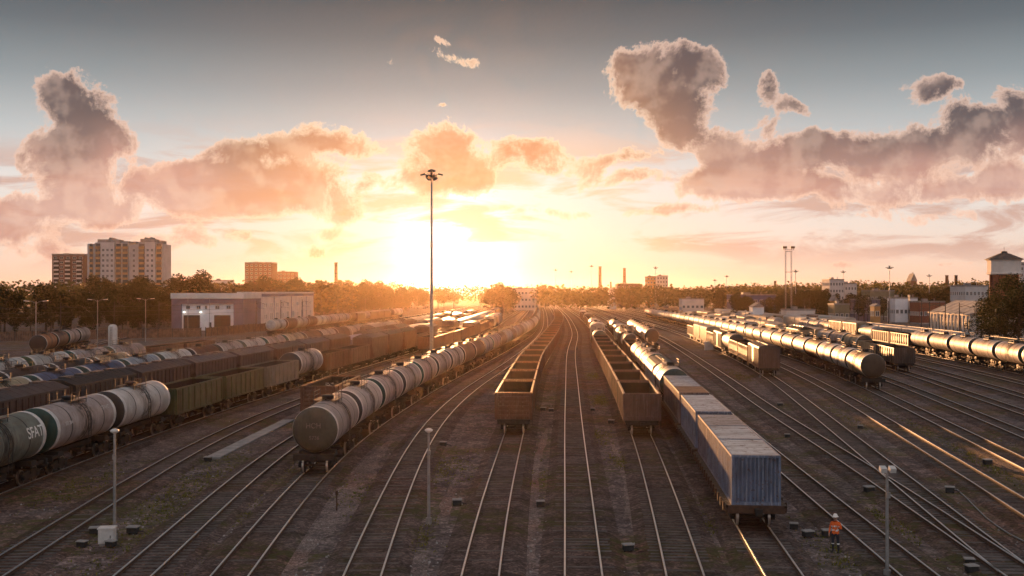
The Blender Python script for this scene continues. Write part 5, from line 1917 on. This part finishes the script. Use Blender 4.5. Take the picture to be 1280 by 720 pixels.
# electrification poles, each with its bracket
cp = MB()
cp.tube([(0, 0, 0), (0, 0, 9.6)], [.17, .11], 8)
ca = MB()
ca.tube([(0, 0, 8.6), (1.5, 0, 8.9), (2.9, 0, 8.4)], .05, 6)
ca.tube([(0, 0, 7.2), (2.7, 0, 7.0)], .04, 6)
ca.tube([(0, 0, 9.4), (2.6, 0, 8.6)], .02, 4)
for z in (8.7, 7.15):
    ca.tube([(.15, 0, z), (.55, 0, z + .03)], .10, 8)
CP, CA = cp.mesh('pole', [M['darksteel']]), ca.mesh('bracket', [M['darksteel']])
CG = 'electrification poles beyond the van train at right'
rc = random.Random(8)
for i in range(34):
    Y = 255 + i * 11.5
    X = (112 if i % 2 else 124) + (Y - 255) * .06 + rc.uniform(-2, 2) + (18 if i % 5 == 0 else 0)
    if 112 < X < 140 and 262 < Y < 320:
        X += 0 if X < 116 else -10
    o = tag(empty('catenary_pole', (X, Y, 0), pi if i % 2 else 0), 'dark electrification pole in the thicket of poles beyond the pale van train', 'pole', CG)
    link('pole', CP, o)
    link('bracket', CA, o)
CL = 'electrification poles in front of the wood'
for i in range(12):
    Y = 215 + i * 27
    X = -118 + i * 3.4 if i < 8 else -96 + (i - 8) * 5
    if i >= 5 and X < -80:
        X = -82 + (i - 5) * 2.2
    o = tag(empty('catenary_pole', (X, Y, 0), 0), 'dark electrification pole in the row in front of the wood at left', 'pole', CL)
    link('pole', CP, o)
    link('bracket', CA, o)


def wire(p, q, sag, label):
    a, c = Vector(p), Vector(q)
    pts = []
    for k in range(25):
        t = k / 24
        v = a + (c - a) * t
        v.z -= sag * 4 * t * (1 - t)
        pts.append(v)
    b = MB()
    b.tube(pts, .035, 4)
    return tag(link('overhead_wire', b.mesh('overhead_wire', [M['darksteel']])), label, 'wire', 'overhead wires before the wood')


for i, (z, s) in enumerate(((8.9, .5), (7.4, .25), (6.2, .2))):
    wire((-160, 205 + i * 4, z), (-78, 330 + i * 4, z), s, ['topmost', 'middle', 'lowest'][i] + ' of three thin overhead wires crossing before the dark wood')

# ------------------------------------------------------------------ small things between the tracks
def cabinet_things():
    x, y = gp(134.5, 681)
    o = tag(empty('relay_cabinet', (x, y, 0), .12), 'white cube shaped cabinet at the foot of the left yard lamp', 'cabinet')
    b = MB()
    b.box((0, 0, .47), (.72, .62, .70), 0)
    b.box((0, 0, .06), (.62, .52, .12), 1)
    part(o, 'case', b, [M['cabinet'], M['concrete']])
    b = MB()
    b.box((0, 0, .85), (.80, .70, .06), 0)
    part(o, 'lid', b, M['cabinet'])
    b = MB()
    b.box((0, -.322, .46), (.60, .02, .60), 0)
    b.box((.22, -.345, .46), (.03, .03, .14), 1)
    part(o, 'door', b, [M['cabinet'], M['darksteel']])
    x, y = gp(886, 438)
    o = tag(empty('relay_cabinet', (x, y, 0), .05), 'pale grey cabinet standing by the mixed train right of centre', 'cabinet')
    b = MB()
    b.box((0, 0, .95), (1.75, .9, 1.7), 0)
    b.box((0, 0, .06), (1.6, .8, .12), 1)
    part(o, 'case', b, [M['panelpale'], M['concrete']])
    b = MB()
    b.box((0, 0, 1.84), (1.9, 1.05, .08), 0)
    part(o, 'lid', b, M['panelpale'])
    for s in (-.42, .42):
        b = MB()
        b.box((s, -.462, .95), (.78, .02, 1.5), 0)
        b.box((s * .3, -.48, .95), (.04, .03, .2), 1)
        part(o, 'door', b, [M['panelpale'], M['darksteel']])


cabinet_things()
tb = MB()
tb.box((0, 0, .20), (.46, .34, .26), 0)
for s in (-.18, .18):
    tb.tube([(s, 0, 0), (s, 0, .1)], .04, 6)
tb.tube([(.23, 0, .15), (.45, .05, .12), (.6, .1, .02)], .025, 5)
tl = MB()
tl.box((0, 0, .35), (.54, .42, .05), 0, None, (.94, .92))
TBOX, TLID = tb.mesh('case', [M['darksteel']]), tl.mesh('lid', [M['concrete']])
SPOTS = [(103, 684, 'left of the white cabinet, in front'), (119, 668, 'left of the white cabinet, behind'), (166.5, 667.5, 'right of the thin left yard lamp'), (139, 684, 'at the very foot of the white cabinet'),
         (571.5, 632, 'right of the middle yard lamp'), (675.5, 633, 'beside the pale path in the middle'), (785, 689, 'between the empty track and the gondola track in the foreground'), (554, 558, 'behind the middle yard lamp'),
         (679, 514, 'just ahead of the middle gondola end'), (689, 515, 'right beside the one ahead of the middle gondola end'), (741, 514, 'in the weeds left of the right gondola train'), (764, 530, 'by the near left corner of the right gondola'),
         (1009.5, 672, 'left of the man in orange'), (992, 661, 'beside the wheels of the front container wagon'), (1034, 671, 'right beside the man in orange'), (975, 508, 'on the gravel right of the container row'),
         (984, 547, 'right of the second container'), (1075, 536, 'between the two right hand ladders of track'), (1086, 616, 'left of the broad headed lamp'), (1187, 616, 'where the hose starts at lower right'), (1234, 581, 'in the weeds at far right'),
         (1214, 716, 'by the switch in the lower right corner'), (260, 577, 'near the near end of the concrete walkway'), (1211, 706, 'just behind the switch box in the lower right corner')]
for px, py, w in SPOTS:
    x, y = gp(px, py)
    sc_ = rnd.uniform(.85, 1.2)
    o = tag(empty('trackside_box', (x, y, 0), rnd.uniform(-.3, .3)), 'small dark trackside box %s' % w, 'trackside box', 'small trackside boxes')
    o.scale = (sc_, sc_, sc_)
    link('case', TBOX, o)
    link('lid', TLID, o)
b = MB()
b.tube([(*gp(px, py), .05) for px, py in ((1189, 612), (1196, 613), (1206, 622), (1218, 634), (1232, 648), (1248, 660), (1262, 669), (1284, 680))], .045, 6)
tag(link('hose', b.mesh('hose', [M['steel']])), 'pale hose trailing from a trackside box at lower right', 'hose')
b = MB()
b.tube([(*gp(421, 638), 0), (*gp(421, 638), 1.0)], .045, 6)
b.box((*gp(421, 638), 1.0), (.14, .08, .22), 0)
tag(link('marker_post', b.mesh('marker_post', [M['rail_side']])), 'short rusty marker post beside the pale path', 'post')

# weeds in drifts between the tracks
wd = MB()
rw = random.Random(77)
DR = [(250, 600, 4, 260), (215, 630, 3, 220), (190, 692, 3.5, 260), (330, 585, 3, 240), (335, 640, 2.2, 160), (480, 612, 2.5, 200), (545, 585, 3, 240), (520, 672, 1.6, 90), (755, 500, 2.6, 300), (748, 470, 3, 300), (738, 545, 2.2, 160),
      (782, 577, 1.6, 130), (1180, 540, 4, 260), (1225, 566, 4, 300), (1262, 590, 3, 260), (1110, 655, 2.5, 200), (1052, 692, 2, 130), (905, 640, 1.6, 90), (895, 655, 1.4, 80), (110, 605, 3, 160), (1045, 520, 4, 220), (680, 600, 2, 60), (1085, 500, 4, 200),
      (800, 560, 2.2, 100), (400, 612, 2.4, 120), (920, 470, 5, 260), (60, 690, 3, 140)]
for px, py, rr, n in DR:
    cx, cy = gp(px, py)
    for _ in range(int(n * 1.6)):
        x, y = cx + rw.gauss(0, rr * .4), cy + rw.gauss(0, rr * 1.3)
        if any(abs(x - t.x(y)) < 1.25 for t in TR.values() if t.y0 < y < t.y1):
            if rw.random() < .8:
                continue
        h = rw.uniform(.04, .17)
        for _ in range(5):
            a = rw.uniform(0, 6.28)
            w = rw.uniform(.015, .04)
            d = rw.uniform(.03, .16)
            ox, oy = rw.gauss(0, .10), rw.gauss(0, .10)
            wd.add([(x + ox - w * sin(a), y + oy + w * cos(a), 0.0), (x + ox + w * sin(a), y + oy - w * cos(a), 0.0), (x + ox + d * cos(a), y + oy + d * sin(a), h * rw.uniform(.5, 1.1))], [(0, 1, 2)], 0)
tag(link('weeds', wd.mesh('weeds', [M['weed']])), 'low yellow green weeds growing in drifts between the tracks', 'weeds', kind='stuff')

# loose light stones
sb = MB()
for _ in range(2600):
    y = 44 + rw.random() ** 2 * 110
    x = rw.uniform(-.55, .62) * y
    if any(abs(x - t.x(y)) < 1.0 for t in TR.values() if t.y0 < y < t.y1):
        continue
    s = rw.uniform(.03, .085)
    sb.box((x, y, s * .3), (s * 1.4, s, s), 0, Matrix.Rotation(rw.uniform(0, 3), 3, 'Z') @ Matrix.Rotation(rw.uniform(-.6, .6), 3, 'X'), (.6, .7))
tag(link('loose_stones', sb.mesh('loose_stones', [M['concrete']])), 'loose stones strewn over the yard', 'stones', kind='stuff')


# ------------------------------------------------------------------ the man in orange
def person():
    x, y = gp(1044, 690.5)
    root = tag(empty('person', (x, y, 0.0), R(-35)), 'person in an orange jacket, dark trousers and white helmet standing beside the track', 'person')
    V, E, Rr = [], [], []
    def v(p, r, parent=None):
        V.append(p)
        Rr.append(r)
        if parent is not None:
            E.append((parent, len(V) - 1))
        return len(V) - 1
    pel = v((0, 0, .96), (.155, .115))
    belly = v((0, .01, 1.12), (.150, .11), pel)
    chest = v((0, .02, 1.32), (.175, .12), belly)
    neckb = v((0, .0, 1.47), (.085, .075), chest)
    neck = v((0, -.01, 1.54), (.055, .055), neckb)
    head0 = v((0, -.03, 1.63), (.078, .092), neck)
    v((0, -.02, 1.72), (.075, .088), head0)
    for s in (-1, 1):
        hip = v((s * .10, 0, .88), (.098, .10), pel)
        kn = v((s * .12, -.03 if s < 0 else .02, .50), (.064, .066), hip)
        calf = v((s * .125, .02, .34), (.058, .062), kn)
        an = v((s * .13, .03 if s < 0 else .06, .10), (.042, .045), calf)
        ft = v((s * .145, -.07 if s < 0 else -.04, .05), (.045, .036), an)
        v((s * .155, -.16 if s < 0 else -.13, .04), (.042, .028), ft)
        sh = v((s * .19, .02, 1.40), (.070, .070), chest)
        if s < 0:
            el = v((-.27, .03, 1.14), (.050, .050), sh)
            wr = v((-.27, -.09, .92), (.032, .034), el)
            hd = v((-.27, -.12, .85), (.036, .022), wr)
            tip = [(0, -.03, -.09), (.0, -.005, -.10), (0, .018, -.095), (0, .036, -.08)]
            th = (.03, -.05, -.05)
        else:
            el = v((.29, -.03, 1.16), (.050, .050), sh)
            wr = v((.20, -.25, 1.26), (.032, .034), el)
            hd = v((.17, -.31, 1.30), (.036, .024), wr)
            tip = [(-.05, -.06, .045), (-.06, -.065, .02), (-.06, -.06, -.005), (-.05, -.05, -.025)]
            th = (-.02, -.02, .06)
        hp = V[hd]
        for t in tip:
            m1 = v((hp[0] + t[0] * .55, hp[1] + t[1] * .55, hp[2] + t[2] * .55), (.010, .010), hd)
            v((hp[0] + t[0], hp[1] + t[1] - .012, hp[2] + t[2]), (.008, .008), m1)
        t1 = v((hp[0] + th[0], hp[1] + th[1], hp[2] + th[2]), (.011, .011), wr)
        v((hp[0] + th[0] * 1.4, hp[1] + th[1] * 1.6, hp[2] + th[2] * 1.5), (.009, .009), t1)
    me = bpy.data.meshes.new('body')
    me.from_pydata(V, E, [])
    o = bpy.data.objects.new('body', me)
    COL.objects.link(o)
    md = o.modifiers.new('skin', 'SKIN')
    md.use_smooth_shade = True
    for i, r in enumerate(Rr):
        me.skin_vertices[0].data[i].radius = r
    me.skin_vertices[0].data[0].use_root = True
    sd = o.modifiers.new('sub', 'SUBSURF')
    sd.levels = 2
    sd.render_levels = 2
    dg = bpy.context.evaluated_depsgraph_get()
    body = bpy.data.meshes.new_from_object(o.evaluated_get(dg))
    bpy.data.objects.remove(o)
    body.materials.clear()
    skin = flat('skin', (0.42, 0.24, 0.17), 0.55, 0, 0.1, 8)
    jack = flat('orange_jacket', (0.72, 0.13, 0.025), 0.8, 0, 0.12, 6)
    trou = flat('dark_trousers', (0.028, 0.030, 0.040), 0.85, 0, 0.3, 6)
    boot = flat('boots', (0.03, 0.026, 0.024), 0.7, 0, 0.2, 8)
    refl = flat('reflective_tape', (0.80, 0.80, 0.78), 0.35, 0, 0.05, 5)
    for m in (skin, jack, trou, boot, refl):
        body.materials.append(m)
    for p in body.polygons:
        c = p.center
        p.use_smooth = True
        arm = abs(c.x) > .205 and c.z > .7
        hand = (c.x < 0 and arm and c.z < .93) or (c.x > 0 and c.y < -.24 and c.z > 1.1)
        if c.z < .13:
            i = 3
        elif hand or (c.z > 1.50 and abs(c.x) < .13):
            i = 0
        elif c.z < .90 and not arm:
            i = 4 if .40 < c.z < .46 else 2
        else:
            i = 4 if (1.06 < c.z < 1.11 and not arm) or (1.22 < c.z < 1.27 and not arm) else 1
        p.material_index = i
    link('body', body, root)
    b = MB()
    b.lathe_z([(1.70, .118), (1.705, .150), (1.715, .150), (1.72, .115), (1.79, .10), (1.845, .065), (1.86, .001)], (0, -.02), 20)
    b.box((0, -.155, 1.705), (.16, .08, .012), 0)
    part(root, 'helmet', b, M['white'])
    b = MB()
    for s in (-1, 1):
        b.lathe_z([(1.642, .001), (1.645, .011), (1.655, .014), (1.665, .011), (1.668, .001)], (s * .032, -.108), 8, 1)
    b.loft([[(-.012, -.112, 1.655), (.012, -.112, 1.655), (0, -.118, 1.655)], [(-.02, -.112, 1.605), (.02, -.112, 1.605), (0, -.145, 1.61)]], 0, True)
    b.box((0, -.112, 1.575), (.05, .012, .012), 1)
    for s in (-1, 1):
        b.box((s * .085, -.02, 1.635), (.018, .035, .06), 0)
    part(root, 'face', b, [skin, boot])
    return root


person()

# ------------------------------------------------------------------ the evening haze over the yard
hz = MB()
hz.span(-3300, 3300, -80, 3700, -1.0, 44.0)
haze = tag(link('haze', hz.mesh('haze', [])), kind='stuff')
hm = bpy.data.materials.new('evening_haze')
hm.use_nodes = True
hn = NT(hm.node_tree)
hm.node_tree.nodes.remove(hn.n['Principled BSDF'])
pv = hn.new('ShaderNodeVolumePrincipled')
pv.inputs['Color'].default_value = (0.95, 0.68, 0.44, 1)
pv.inputs['Density'].default_value = 0.000023
pv.inputs['Anisotropy'].default_value = 0.84
hn.l.new(pv.outputs[0], [q for q in hn.n if q.type == 'OUTPUT_MATERIAL'][0].inputs['Volume'])
haze.data.materials.append(hm)
